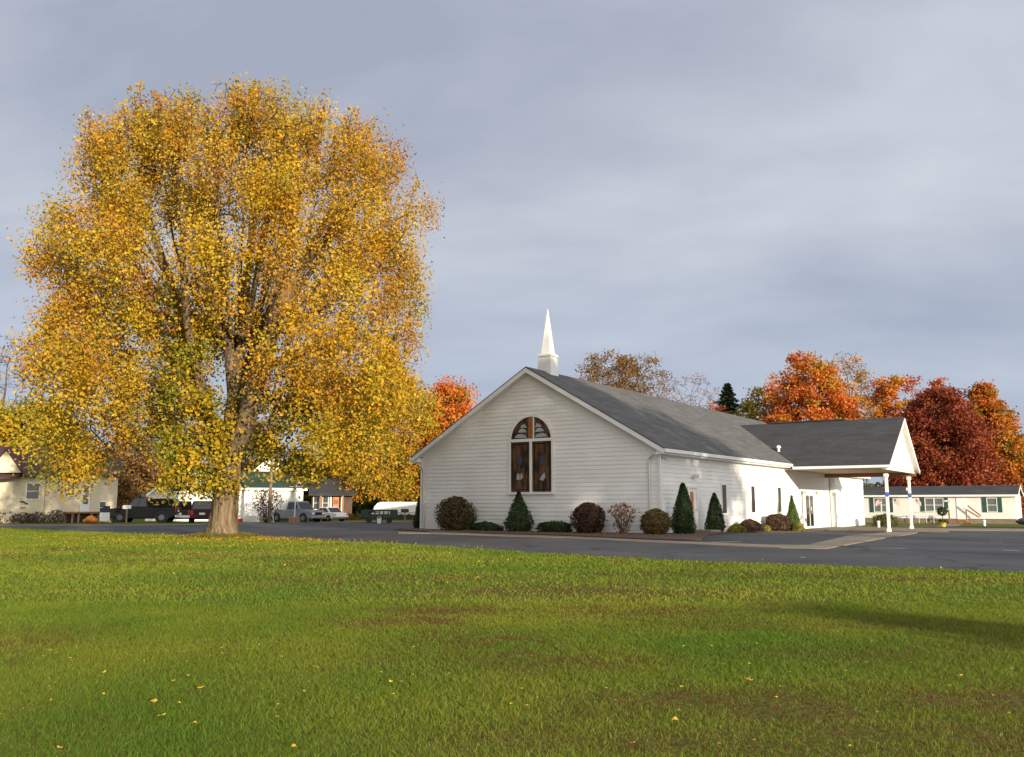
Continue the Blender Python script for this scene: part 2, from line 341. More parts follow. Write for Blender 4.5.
def leaf_faces(cent, size, nrm_bias=None, aspect=0.62, spread=1.0):
    n = len(cent); d = RNG.normal(size=(n, 3))
    if nrm_bias is not None: d = d*spread + nrm_bias
    d /= np.linalg.norm(d, axis=1)[:, None]
    a = np.cross(d, RNG.normal(size=(n, 3))); a /= np.linalg.norm(a, axis=1)[:, None]; b = np.cross(d, a)
    s = np.asarray(size).reshape(-1, 1)*np.ones((n, 1))
    a *= s*0.5; b *= s*0.5*aspect
    return np.stack([cent-a, cent+b+d*s*0.08, cent+a, cent-b+d*s*0.08], 1)
def link(name, me, parent=None):
    o = bpy.data.objects.new(name, me); COL.objects.link(o)
    if parent is not None: o.parent = parent
    return o
def pick(pal, n):                               # pal: list of (weight, colour)
    w = np.array([p[0] for p in pal], float); w /= w.sum()
    return np.array([p[1] for p in pal])[RNG.choice(len(pal), n, p=w)]

class Skeleton:
    def __init__(s): s.p = []; s.par = []; s.fr = []; s.pl = []; s.skip = set(); s.xv = []; s.xf = []
    def limb(s, pts, start, rad, n=18, sub=6, ridge=.05):
        """one smooth continuous limb with ridged bark; its nodes stay available for branches"""
        n0 = len(s.p); P = [np.array(q, float) for q in pts]; Rr = list(rad)
        if start >= 0: P = [s.p[start]] + P; Rr = [max(Rr[0]*1.12, .02)] + Rr
        A = np.array([2*P[0]-P[1]]+P+[2*P[-1]-P[-2]]); C = []; RR = []
        for i in range(1, len(A)-2):
            for k in range(sub):
                t = k/sub; C.append(.5*(2*A[i]+(A[i+1]-A[i-1])*t+(2*A[i-1]-5*A[i]+4*A[i+1]-A[i+2])*t*t+(3*A[i]-A[i-1]-3*A[i+1]+A[i+2])*t**3)); RR.append(Rr[i-1]*(1-t)+Rr[i]*t)
        C.append(A[-2]); RR.append(Rr[-1]); o = len(s.xv); ref = np.array([1., 0, 0]); ph = RNG.uniform(0, 6)
        for i, c in enumerate(C):
            d = C[min(i+1, len(C)-1)]-C[max(i-1, 0)]; d /= np.linalg.norm(d); a = ref-d*(ref@d); a /= np.linalg.norm(a); b = np.cross(d, a); ref = a
            for j in range(n):
                th = 2*math.pi*j/n; m = 1+ridge*(math.sin(5*th+ph+.25*i)+.7*math.sin(8*th-ph+.4*math.sin(i*.5)))+.02*math.sin(i*1.1+3*th)
                s.xv.append(tuple(c+(a*math.cos(th)+b*math.sin(th))*RR[i]*m))
        s.xf += [(o+i*n+j, o+i*n+(j+1) % n, o+(i+1)*n+(j+1) % n, o+(i+1)*n+j) for i in range(len(C)-1) for j in range(n)]
        idx = []; cur = start
        for i in range(0, len(C), 3) if start < 0 else range(3, len(C), 3):
            cur = s.add(C[i], cur, RR[i]); s.skip.add(cur)
            if i % sub == 0: idx.append(cur)
        return idx
    def add(s, p, par, fr=None):
        s.p.append(np.array(p, float)); s.par.append(par); s.fr.append(fr)
        s.pl.append(0 if par < 0 else s.pl[par]+np.linalg.norm(s.p[-1]-s.p[par])); return len(s.p)-1
    def line(s, pts, start=-1, sub=3, rad=None):
        """polyline with sub-division; starts from node index start"""
        idx = []; cur = start
        prev = s.p[start] if start >= 0 else None
        for i, q in enumerate(pts):
            q = np.array(q, float); r = rad[i] if rad else None
            if prev is None: cur = s.add(q, -1, r)
            else:
                for k in range(1, sub+1):
                    f = k/sub; j = RNG.normal(size=3)*0.04*np.linalg.norm(q-prev)*(0 if k == sub else 1)
                    rr = None
                    if r is not None: rr = (rad[i-1] if i else r)*(1-f)+r*f
                    cur = s.add(prev+(q-prev)*f+j, cur, rr)
            idx.append(cur); prev = q
        return idx
    def attach(s, targets, kbase=0.25, first=0, jit=0.12, lift=0.0):
        P = np.array(s.p); D = np.array([np.min(np.linalg.norm(P[first:]-t, axis=1)) for t in targets])
        ends = {}
        for ti in np.argsort(D):
            t = targets[ti]; P = np.array(s.p[first:]); L = np.array(s.pl[first:])
            c = np.linalg.norm(P-t, axis=1) + kbase*np.maximum(0, L-L.min())*0.15 + 1.2*np.maximum(0, P[:, 2]-t[2])*0.5
            b = int(np.argmin(c))+first; a = s.p[b]; d = np.linalg.norm(t-a); cur = b
            n = max(1, min(4, int(d/0.7)))
            for k in range(1, n+1):
                f = k/n; q = a+(t-a)*f + RNG.normal(size=3)*jit*d*(0.5 if k < n else 0)*0.6
                q[2] += lift*d*math.sin(math.pi*f)
                cur = s.add(q, cur)
            ends[ti] = cur
        return ends
    def mesh(s, name, m, r_tip, r_trunk, parent=None, expo=0.5, thin_sides=4, minr=0.0):
        n = len(s.p); cnt = np.zeros(n); has = np.zeros(n, bool)
        for i in range(n):
            if s.par[i] >= 0: has[s.par[i]] = True
        for i in range(n-1, -1, -1):
            if not has[i]: cnt[i] += 1
            if s.par[i] >= 0: cnt[s.par[i]] += cnt[i]
        tot = cnt.max(); r = np.maximum(r_trunk*(cnt/tot)**expo, r_tip)
        for i in range(n):
            if s.fr[i] is not None: r[i] = s.fr[i]
        V_, F_ = [], []
        for i in range(n):
            q = s.par[i]
            if q < 0 or i in s.skip: continue
            a, b = s.p[q], s.p[i]; d = b-a; l = np.linalg.norm(d)
            if l < 1e-4: continue
            d /= l; r1 = r[i]; r0 = min(r[q], r1*1.5+0.004) if s.fr[q] is None or s.fr[i] is None else r[q]
            k = 12 if r0 > 0.25 else 7 if r0 > 0.06 else thin_sides
            ref = np.array([0, 0, 1.]) if abs(d[2]) < 0.9 else np.array([1., 0, 0])
            if d[2] > 0.75: ref = np.array([1., 0, 0])
            e = np.cross(d, ref); e /= np.linalg.norm(e); g = np.cross(d, e); o = len(V_)
            for (c, rr) in ((a, r0), (b, r1)):
                for j in range(k):
                    th = 2*math.pi*j/k; V_.append(tuple(c+(e*math.cos(th)+g*math.sin(th))*rr))
            F_ += [(o+j, o+(j+1) % k, o+k+(j+1) % k, o+k+j) for j in range(k)]
        o = len(V_); V_ += s.xv; F_ += [tuple(o+i for i in f) for f in s.xf]
        me = bpy.data.meshes.new(name); me.from_pydata(V_, [], F_); me.materials.append(m)
        me.polygons.foreach_set('use_smooth', [True]*len(F_)); me.update()
        return link(name, me, parent)
def shell_points(n, rad_fn, z0, z1, inner=0.35, power=0.6):
    """random points inside a body of revolution; rad_fn(z, angle) -> radius; denser towards the skin"""
    P = []
    while len(P) < n:
        z = RNG.uniform(z0, z1); a = RNG.uniform(0, 2*math.pi); rmax = rad_fn(z, a)
        if RNG.uniform() > rmax/ (rad_fn.max if hasattr(rad_fn, 'max') else 10): continue
        f = (inner + (1-inner)*RNG.uniform()**power); P.append((math.cos(a)*f*rmax, math.sin(a)*f*rmax, z))
    return np.array(P)
def cluster_leaves(cl, per, spread, size, pal_fn, droop=0.0, flat=0.7):
    n = len(cl); k = RNG.poisson(per, n).clip(3)
    idx = np.repeat(np.arange(n), k); sp = spread*RNG.uniform(0.6, 1.35, n)[idx]
    off = np.clip(RNG.normal(size=(len(idx), 3)), -1.75, 1.75)*sp[:, None]*np.array([1, 1, flat]); off[:, 2] -= droop*np.abs(RNG.normal(size=len(idx)))
    P = cl[idx]+off; sz = size*RNG.uniform(0.5, 1.4, len(idx))*RNG.uniform(.85, 1.15, n)[idx]; return P, sz, pal_fn(cl, idx, P)
def tint_fn(pal, var=0.14, cvar=0.16):
    def fn(cl, idx, P):
        base = pick(pal, len(cl)); base = base*RNG.uniform(1-cvar, 1+cvar, (len(cl), 1)); c = base[idx]
        alt = pick(pal, len(idx)); m = RNG.uniform(size=len(idx)) < 0.25; c[m] = alt[m]
        return c*RNG.uniform(1-var, 1+var, (len(idx), 1))
    return fn
# ================================================================== CHURCH
def laps(mb, x0f, x1f, z0, z1, place, pitch=0.205, depth=0.023):
    """clapboard rows: x0f/x1f(z) give the row ends, place(x, z, out) the 3D point"""
    z = z0
    while z < z1-1e-4:
        zt = min(z+pitch, z1); a0, a1, b0, b1 = x0f(z), x1f(z), x0f(zt), x1f(zt)
        if a1-a0 < 0.02: break
        mb.quad(place(a0, z, depth), place(a1, z, depth), place(b1, zt, 0.002), place(b0, zt, 0.002))
        mb.quad(place(a0, z, 0), place(a1, z, 0), place(a1, z, depth), place(a0, z, depth))
        z = zt
ch = thing('church', 'white clapboard church with arched gable window, small white steeple and grey shingle roof', 'church', (CH[0], CH[1], 0), CHROT)
WD, HE, RZ, SL = 14.25, 4.0, 8.4, 0.583
XR = -WD/2; LEN = 37.0; OV = 0.45
roofz = lambda x: RZ - SL*abs(x-XR)
wz = lambda z: (WD/2) if z <= HE else (WD/2)*max(0, (8.156-z))/4.156
b = MB()
laps(b, lambda z: XR-wz(z), lambda z: XR+wz(z), 0.0, 8.1, lambda x, z, o: (x, -o, z))
b.quad((-WD, 0.001, 0), (0, 0.001, 0), (0, 0.001, HE), (XR, 0.001, 8.15), (-WD, 0.001, HE))
b.build('gable_wall', M['siding'], ch)
b = MB()
laps(b, lambda z: 0.0, lambda z: 29.6, -0.4, HE, lambda y, z, o: (o, y, z))
laps(b, lambda z: 0.0, lambda z: LEN-0.5, -0.4, HE, lambda y, z, o: (-WD-o, y, z))
b.quad((0, LEN-.5, -.4), (-WD, LEN-.5, -.4), (-WD, LEN-.5, HE), (XR, LEN-.5, 8.15), (0, LEN-.5, HE))
b.build('side_wall', M['siding'], ch)
b = MB(); b.box(-.1, 0.04, 29.6, LEN-.5, -.4, HE); b.build('side_wall', M['siding'], ch)
for x, y in ((0.012, -0.012), (-WD-0.012, -0.012)): b = MB(); b.box(x-0.06, x+0.06, y-0.06, y+0.06, 0, HE-0.25); b.build('corner_trim', M['trim'], ch)
# foundation strip
b = MB(); b.box(-WD+.02, -.02, -0.012, 0.3, -.3, 0.0); b.build('foundation', M['concrete'], ch)
# nave roof
roof = MB()
e = WD/2+OV
for sgn in (1, -1):
    xe = XR+sgn*e
    roof.prism([(XR, -OV, RZ), (xe, -OV, RZ-SL*e), (xe, LEN, RZ-SL*e), (XR, LEN, RZ)], (0, 0, -0.07))
rf = roof.build('roof', M['shingle'], ch)
b = MB()
for sgn in (1, -1):
    xe = XR+sgn*e
    b.prism([(XR, -OV-.02, RZ-.075), (xe, -OV-.02, RZ-SL*e-.075), (xe, -OV-.02, RZ-SL*e-.30), (XR, -OV-.02, RZ-.30)], (0, 0.045, 0))
    b.prism([(XR, -OV+.028, RZ-.22), (xe-sgn*.1, -OV+.028, RZ-SL*(e-.1)-.22), (xe-sgn*.1, -0.0, RZ-SL*(e-.1)-.22), (XR, -0.0, RZ-.22)], (0, 0, -0.04))
b.build('rake_board', M['trim'], rf)
b = MB()
ze = RZ-SL*e
b.box(0.02, OV-.02, -OV+.05, 19.2, ze-.30, ze-.08); b.box(-WD-OV+.02, -WD-.02, -OV+.05, LEN, ze-.30, ze-.08)
b.build('soffit', M['trim'], rf)
for xa, y1 in ((OV-.01, 19.0), (-WD-OV-.13, LEN)):
    b = MB(); b.box(xa, xa+.14, -OV-.03, y1, ze-.23, ze-.06)
    b.build('gutter', M['trim'], rf, bevel=0.015)
def downspout(pts, parent):
    d = MB(); d.tube(pts, 0.055, 6); d.build('downspout', M['alu'], parent)
downspout([(-0.05, -OV+.05, 3.72), (-0.45, -0.12, 3.52), (-0.48, -0.09, 3.4), (-0.48, -0.09, 0.15), (-0.48, -0.3, 0.06)], ch)
downspout([(-WD-.3, -OV+.1, 3.70), (-WD+.1, -0.14, 3.42), (-WD+.18, -0.09, 3.25), (-WD+.18, -0.09, 0.15), (-WD+.18, -0.3, 0.06)], ch)
# steeple
sy = 1.75
b = MB(); h = 0.40
b.add([(XR-h*1.06, sy-h*1.06, 7.9), (XR+h*1.06, sy-h*1.06, 7.9), (XR+h*1.06, sy+h*1.06, 7.9), (XR-h*1.06, sy+h*1.06, 7.9), (XR-h*.93, sy-h*.93, 9.18), (XR+h*.93, sy-h*.93, 9.18), (XR+h*.93, sy+h*.93, 9.18), (XR-h*.93, sy+h*.93, 9.18)],
      [(0,3,2,1),(4,5,6,7),(0,1,5,4),(1,2,6,5),(2,3,7,6),(3,0,4,7)])
st = b.build('steeple', M['trim'], ch)
b = MB(); b.cbox((XR, sy, 9.23), (0.86, 0.86, 0.09)); b.cbox((XR, sy, 9.30), (0.74, 0.74, 0.06)); b.build('steeple_cornice', M['trim'], st)
b = MB(); q = 0.27
b.add([(XR-q, sy-q, 9.33), (XR+q, sy-q, 9.33), (XR+q, sy+q, 9.33), (XR-q, sy+q, 9.33), (XR-.03, sy-.03, 11.62), (XR+.03, sy-.03, 11.62), (XR+.03, sy+.03, 11.62), (XR-.03, sy+.03, 11.62), (XR, sy, 11.85)],
      [(0,1,5,4),(1,2,6,5),(2,3,7,6),(3,0,4,7),(4,5,8),(5,6,8),(6,7,8),(7,4,8)])
b.build('spire', M['trim'], st)
# arched window
def brown_glass():
    m = bpy.data.materials.new('stained_glass'); m.use_nodes = True; t = m.node_tree; bs = t.nodes['Principled BSDF']
    bs.inputs['Roughness'].default_value = 0.45; bs.inputs['Specular IOR Level'].default_value = 0.35
    c = N(t, 'ShaderNodeTexCoord'); mp = N(t, 'ShaderNodeMapping'); mp.inputs['Scale'].default_value = (1, 1, 0.32); t.links.new(c.outputs['Object'], mp.inputs[0])
    n = N(t, 'ShaderNodeTexNoise'); n.inputs['Scale'].default_value = 4.5; n.inputs['Detail'].default_value = 5; t.links.new(mp.outputs[0], n.inputs['Vector'])
    r = N(t, 'ShaderNodeValToRGB'); e = r.color_ramp.elements; e[0].position = 0.38; e[0].color = (0.022, 0.010, 0.008, 1); e[1].position = 0.66; e[1].color = (0.14, 0.075, 0.03, 1)
    t.links.new(n.outputs['Fac'], r.inputs[0]); t.links.new(r.outputs[0], bs.inputs['Base Color']); return m
M['stained'] = brown_glass()
M['paleglass'] = mat('pale_glass', (0.36, 0.40, 0.43), 0.35, 0.12, 4)
M['crossglass'] = mat('amber_glass', (0.30, 0.11, 0.03), 0.4, 0.2, 5)
M['darkglass2'] = mat('slate_glass', (0.05, 0.055, 0.075), 0.35, 0.2, 5)
wx0, wx1, wz0, wzs = -8.33, -5.80, 2.0, 4.62; wc = (wx0+wx1)/2; wr = (wx1-wx0)/2
b = MB()
arc = [(wc+wr*math.cos(a), wzs+wr*math.sin(a)) for a in np.linspace(0, math.pi, 21)]
b.prism([(wx0, -0.03, wz0), (wx1, -0.03, wz0)] + [(x, -0.03, z) for x, z in arc], (0, -0.02, 0))
win = b.build('arched_window', M['stained'], ch)
b = MB()
def bar(x0, x1, z0, z1, y0=-0.10, y1=-0.026): b.box(x0, x1, y0, y1, z0, z1)
bar(wx0-.1, wx0+.03, wz0, wzs); bar(wx1-.03, wx1+.1, wz0, wzs); bar(wx0-.14, wx1+.14, wz0-.12, wz0, -0.13)
bar(wx0+.03, wx1-.03, wzs-.06, wzs+.09, -0.095); bar(wc-.07, wc+.07, wz0, wzs-.06, -0.095)
out_ = [(wc+(wr+.06)*math.cos(a), wzs+(wr+.06)*math.sin(a)) for a in np.linspace(0, math.pi, 25)]
inn = [(wc+(wr-.05)*math.cos(a), wzs+(wr-.05)*math.sin(a)) for a in np.linspace(0, math.pi, 25)]
for i in range(24):
    b.prism([(out_[i][0], -0.1, out_[i][1]), (out_[i+1][0], -0.1, out_[i+1][1]), (inn[i+1][0], -0.1, inn[i+1][1]), (inn[i][0], -0.1, inn[i][1])], (0, 0.07, 0))
b.build('window_frame', M['trim'], win)
b = MB(); b.box(wc-.16, wc+.12, -0.075, -0.052, wzs+.09, wzs+wr-.04); b.build('glass_cross', M['crossglass'], win)
b = MB(); b.box(wc+.13, wc+.20, -0.08, -0.052, wzs+.09, wzs+wr-.06); b.build('cross_edge', M['trim'], win)
for sx in (-1, 1):
    b = MB()
    for zz0, w0, w1 in ((0.14, 1.0, 0.62), (0.42, 0.80, 0.45), (0.66, 0.66, 0.22)):
        pts = [(wc+sx*.24, zz0), (wc+sx*w0, zz0+.02), (wc+sx*(w0-.08), zz0+.13), (wc+sx*(w1+.1), zz0+.22), (wc+sx*.36, zz0+.16)]
        b.prism([(x, -0.058, wzs+z) for x, z in pts], (0, -0.008, 0))
    b.build('pale_glass_panel', M['paleglass'], win)
for cx_ in (wx0+.58, wx1-.58):
    b = MB(); b.prism([(cx_+.18*math.cos(a), -0.058, 3.62+.26*math.sin(a)) for a in np.linspace(0, 2*math.pi, 12, endpoint=False)], (0, -0.008, 0)); b.build('round_glass_emblem', M['darkglass2'], win)
b = MB(); c0 = wx0+.58
b.prism([(c0-.2, -0.058, 2.66), (c0-.02, -0.058, 2.6), (c0+.02, -0.058, 2.86), (c0-.14, -0.058, 2.98)], (0, -0.01, 0))
b.prism([(c0+.02, -0.058, 2.62), (c0+.2, -0.058, 2.72), (c0+.12, -0.058, 2.98), (c0+.05, -0.058, 2.9)], (0, -0.01, 0)); b.build('book_emblem', M['paleglass'], win)
b = MB(); c0 = wx1-.58
b.prism([(c0-.18, -0.058, 2.62), (c0+.04, -0.058, 2.56), (c0+.18, -0.058, 2.74), (c0+.12, -0.058, 2.98), (c0-.02, -0.058, 2.84)], (0, -0.01, 0)); b.build('dove_emblem', M['paleglass'], win)
b = MB()
for px in (wx0+.16, wc-.20, wc+.20, wx1-.16): b.box(px-.025, px+.025, -0.062, -0.05, wz0+.1, wzs-.15)
for x0, x1 in ((wx0+.16, wc-.2), (wc+.2, wx1-.16)):
    b.box(x0, x1, -0.061, -0.05, wzs-.2, wzs-.15); b.box(x0, x1, -0.061, -0.05, wz0+.1, wz0+.15)
b.build('glass_border', M['black'], win)
# side windows (facing +x), side door
M['sidepane'] = mat('brown_tinted_pane', (0.045, 0.035, 0.03), 0.2, 0.5, 1.2, spec=0.6)
for ty in (8.1, 12.72, 17.66):
    b = MB(); b.box(0.026, 0.047, ty-.30, ty+.30, 0.92, 2.42); w = b.build('window', M['sidepane'], ch)
    b = MB()
    for y0, y1, z0, z1 in ((ty-.38, ty-.30, .84, 2.5), (ty+.30, ty+.38, .84, 2.5), (ty-.30, ty+.30, 2.42, 2.5), (ty-.30, ty+.30, .84, .92)): b.box(0.022, 0.052, y0, y1, z0, z1)
    b.build('window_frame', M['trim'], w)
    b = MB(); b.box(0.022, 0.12, ty-.45, ty+.45, 0.78, 0.838); b.build('window_sill', M['trim'], w)
M['amber'] = mat('amber_lit_pane', (0.42, 0.17, 0.03), 0.5, 0.2, 3)  # orange light in the side door's narrow window, painted as plain pane colour
b = MB(); b.box(0.022, 0.05, 3.25, 4.18, 0.12, 2.18); d = b.build('door', M['trim'], ch)
b = MB(); b.box(0.052, 0.062, 3.42, 3.80, 0.95, 2.0); b.build('door_pane', M['amber'], d)
b = MB()
for y0, y1, z0, z1 in ((3.15, 3.245, .12, 2.28), (4.185, 4.28, .12, 2.28), (3.245, 4.185, 2.185, 2.28)): b.box(0.022, 0.09, y0, y1, z0, z1)
b.build('door_frame', M['trim'], d)
b = MB(); b.box(0.052, 0.1, 4.05, 4.1, 1.05, 1.15); b.build('door_handle', M['chrome'], d)
def wall_lamp(x, y, z, n=(1, 0)):
    b = MB(); b.cbox((x+.02*n[0], y+.02*n[1], z), (.1, .1, .14)); l = b.build('wall_lamp', M['alu'], ch)
    for s in (-1, 1):
        b = MB(); b.tube([(x+.04*n[0], y+.04*n[1], z), (x+.14*n[0]-s*.12*n[1], y+.14*n[1]+s*.12*n[0], z+.05)], [.03, .05], 8)
        b.lathe([(.03, 0), (.085, .02), (.095, .14), (.05, .18)], 8, (x+.17*n[0]-s*.16*n[1], y+.17*n[1]+s*.16*n[0], z-.02)); b.build('lamp_head', M['alu'], l)
wall_lamp(0.03, 3.9, 2.72); wall_lamp(0.03, 22.6, 2.15); wall_lamp(0.03, 26.1, 2.15)
b = MB(); b.cbox((0.05, 0.25, 3.55), (.1, .12, .1)); b.tube([(0.08, .25, 3.55), (.25, .2, 3.45)], [.03, .06], 8); b.build('flood_lamp', M['alu'], ch)
# entrance door with two glass leaves
M['doorglass'] = mat('entrance_glass', (0.025, 0.028, 0.03), 0.06, 0.2, 2, spec=0.8)
b = MB(); b.box(0.024, 0.045, 23.3, 25.1, -0.22, 1.98); d = b.build('entrance_door', M['doorglass'], ch)
b = MB()
for y0, y1, z0, z1 in ((23.22, 23.3, -.26, 2.08), (25.1, 25.18, -.26, 2.08), (23.3, 25.1, 1.98, 2.08), (24.15, 24.25, -.22, 1.98), (23.3, 24.15, -.22, -.1), (24.25, 25.1, -.22, -.1)): b.box(0.022, 0.06, y0, y1, z0, z1)
b.build('door_frame', M['trim'], d)
for y in (24.0, 24.4):
    b = MB(); b.tube([(.05, y, .75), (.13, y, .75), (.13, y, 1.15), (.05, y, 1.15)], .022, 6); b.build('door_handle', M['chrome'], d)
b = MB(); b.box(0.047, 0.052, 24.45, 24.75, 0.95, 1.2); b.build('door_notice', M['trim'], d)
# cross wing roof with porch
PX, PT0, PT1, PTR, PE, PZ = 6.35, 18.9, 29.0, 24.7, 3.72, 7.08
psl = {-1: (PZ-PE)/(PTR-PT0), 1: (PZ-PE)/(PT1-PTR)}; ps = psl[-1]
b = MB()
xin = XR + (RZ-PZ)/SL
for sg, te in ((-1, PT0), (1, PT1)):
    tv = PTR+sg*(PZ-(ze+.004))/psl[sg]
    b.prism([(xin, PTR, PZ+.01), (PX, PTR, PZ+.01), (PX, te, PE+.01), (OV+.14, te, PE+.01), (OV+.0, tv, ze+.014)], (0, 0, -0.07))
pr = b.build('porch_roof', M['shingle_dark'], ch)
b = MB(); b.box(-2.6, 2.6, PTR-.14, PTR+.14, PZ+.02, PZ+.09); b.build('ridge_vent', M['shingle_dark'], pr)
VT = 20.9
b = MB(); b.lathe([(.09, 0), (.09, .22), (.16, .24), (.15, .36), (.03, .42)], 10, (-0.9, VT, PE+ps*(VT-PT0)-.02)); b.build('roof_vent', M['trim'], pr)
for te, sg in ((PT0, -1), (PT1, 1)):
    b = MB(); y0, y1 = (te-.13, te+.0) if sg < 0 else (te, te+.13); b.box(OV+.15, PX+.02, y0, y1, PE-.14, PE+.02)
    b.build('gutter', M['trim'], pr, bevel=.012)
b = MB(); b.prism([(PX-.35, PT0+.1, PE-.08), (PX-.35, PTR, PZ-.14), (PX-.35, PT1-.1, PE-.08)], (-0.08, 0, 0)); b.build('porch_gable', M['siding'], pr)
b = MB()
for te in (PT0, PT1):
    b.prism([(PX-.02, PTR, PZ-.065), (PX-.02, te, PE-.065), (PX-.02, te, PE-.28), (PX-.02, PTR, PZ-.28)], (0.045, 0, 0))
    b.prism([(PX-.02, PTR, PZ-.2), (PX-.02, te, PE-.2), (PX-.349, te, PE-.2), (PX-.349, PTR, PZ-.2)], (0, 0, 0.04))
b.build('rake_board', M['trim'], pr)
b = MB(); b.box(0.03, PX-.36, PT0+.05, PT1-.05, PE-.14, PE-.09); b.build('porch_ceiling', mat('tan_ceiling', (.42, .33, .23), .7, .1, 2), pr)
b = MB(); b.box(0.03, PX-.2, PT1-.5, PT1-.25, PE-.42, PE-.142); b.build('porch_beam', M['rust'], pr)
b = MB(); b.box(PX-.5, PX-.25, PT0+.2, PT1-.51, PE-.24, PE-.142); b.build('porch_beam', M['trim'], pr)
M['bluecloth'] = mat('blue_ribbon', (0.06, 0.12, 0.42), 0.7, 0.2, 6)
POSTS = []
for y in (19.75, 27.0):
    x = PX-.38; b = MB(); b.cbox((x, y, 1.5), (.17, .17, 3.5)); p = b.build('porch_post', M['trim'], ch, bevel=.012)
    b = MB(); b.cbox((x, y, 3.16), (.26, .26, .12)); b.cbox((x, y, 3.05), (.25, .25, .05)); b.build('post_capital', M['trim'], p)
    b = MB(); b.cbox((x, y, -.18), (.23, .23, .18)); b.build('post_base', M['trim'], p)
    POSTS.append((x, y))
# low flat-roofed wing behind the porch
wt, wxr, wte = 29.65, 0.4, 38.6
b = MB()
laps(b, lambda z: 0.05, lambda z: wxr, -.4, 3.45, lambda x, z, o: (x, wt-o, z), depth=.012)
laps(b, lambda z: wt, lambda z: wte, -.4, 3.45, lambda y, z, o: (wxr+o, y, z), depth=.012)
b.quad((0.05, wt+.002, -.4), (wxr, wt+.002, -.4), (wxr, wt+.002, 3.45), (0.05, wt+.002, 3.45)); b.quad((wxr, wte, -.4), (-2, wte, -.4), (-2, wte, 3.45), (wxr, wte, 3.45)); b.build('wing_wall', M['siding'], ch)
b = MB(); b.box(0.05, wxr+.5, wt-.28, wte+.6, 3.45, 3.86); b.build('wing_roof', M['trim'], ch)
b = MB(); b.cbox((wxr+.05, wte-.5, 2.15), (.1, .14, .2)); b.build('wall_lamp', M['alu'], ch)
b = MB(); b.cbox((wxr+.05, wte-.55, 0.75), (.08, .16, .22)); b.build('outlet_box', M['alu'], ch)
downspout([(0.12, wt-.06, 3.3), (0.12, wt-.06, -.2)], ch)
# small flags and ribbons on the posts
M['flagwhite'] = mat('flag_white', (0.55, 0.50, 0.46), 0.8, 0.05, 5); M['flagred'] = mat('flag_red', (0.36, 0.10, 0.09), 0.8, 0.1, 5); M['flagblue'] = mat('flag_blue', (0.08, 0.09, 0.2), 0.8, 0.1, 5)
def flag_cloth(w, h, parent, stripes=7, name='flag_cloth', down=0.25):
    b = MB(); nx = 8
    def P(i, j):
        u_ = i/nx; v_ = j/stripes; return (u_*w, 0.05*w*math.sin(u_*7)*u_, -v_*h - down*w*u_*u_)
    for j in range(stripes):
        for i in range(nx):
            b.mi = 2 if (i < 3 and j < stripes//2+1) else (1 if j % 2 == 0 else 0)
            b.quad(P(i, j), P(i+1, j), P(i+1, j+1), P(i, j+1))
    return b.build(name, [M['flagwhite'], M['flagred'], M['flagblue']], parent)
def post_flag(label, x, y, dx, rz):
    w = ch2w(x, y); f = thing('small_flag', label, 'flag', (w[0], w[1], 1.75), rz, 'small striped flags on the porch posts')
    b = MB(); b.tube([(0, 0, -.25), (0.36, 0, 0.15)], .010, 6); b.build('flag_stick', M['wood'], f)
    c = flag_cloth(.36, .30, f, down=.6); c.location = (.16, 0, -.02)
px0, px1 = POSTS
def ribbon(label, x, y):
    w = ch2w(x, y); b = MB()
    for z in (-.09, 0, .09): b.cbox((0, 0, z), (.19+.015*(z == 0), .19+.015*(z == 0), .085))
    o = b.build('ribbon', M['bluecloth']); o.location = (w[0], w[1], 1.98); o.rotation_euler = (0, 0, CHROT); tag(o, label, 'ribbon', 'blue ribbons on the porch posts')
ribbon('blue ribbon tied round the nearer porch post, left in the photo', *px0); ribbon('blue ribbon tied round the farther porch post, right in the photo', *px1)
post_flag('small striped flag sticking out to the left of the nearer porch post', px0[0]-.2, px0[1], -1, R(180))
post_flag('small striped flag hanging between the two porch posts', px0[0]+.2, px0[1]+.1, 1, R(0))
post_flag('small striped flag sticking out to the right of the farther porch post', px1[0]+.2, px1[1], 1, R(0))
# ================================================================== TREES
GOLD = [(5, (0.53, 0.315, 0.018)), (2.5, (0.47, 0.26, 0.018)), (4, (0.53, 0.375, 0.025)), (1.2, (0.42, 0.18, 0.018)), (1.3, (0.34, 0.27, 0.02))]
ORANGE = [(4, (0.43, 0.21, 0.02)), (4, (0.46, 0.255, 0.018)), (3, (0.36, 0.145, 0.018)), (1, (0.50, 0.32, 0.02))]
GREENISH = [(4, (0.44, 0.30, 0.02)), (4, (0.28, 0.25, 0.02)), (3, (0.15, 0.17, 0.02)), (3, (0.50, 0.31, 0.02))]
p = ground(222, 537.5)
hero = thing('tree', 'huge golden yellow autumn tree with thick forked trunk on the lawn', 'tree', (p[0], p[1], 0))
S = 0.0422
def L(px, y, d=0.0): return ((px-222)*S, d, 1.4+(504-y)*S)
sk = Skeleton()
i = sk.limb([(0, 0, -0.15), (0.02, 0, 0.15), (0.03, 0, 0.5), L(223, 510), L(224.5, 480), L(227, 448), L(231, 425)], -1, [.93, .72, .60, .54, .50, .44, .22], n=40, ridge=.05); fork = i[-2]
a1 = sk.limb([L(225, 430, .1), L(226, 400, .15), L(230, 350, .2), L(233, 300, .1), L(238, 240, 0), L(244, 170, .2)], fork, [.33, .29, .26, .22, .16, .09], n=16)
a2 = sk.limb([L(238, 436, -.3), L(249, 410, -.7), L(261, 370, -1.2), L(275, 330, -1.6), L(288, 296, -1.7), L(302, 255, -1.0), L(322, 200, -.2)], fork, [.44, .40, .37, .34, .29, .20, .12], n=16)
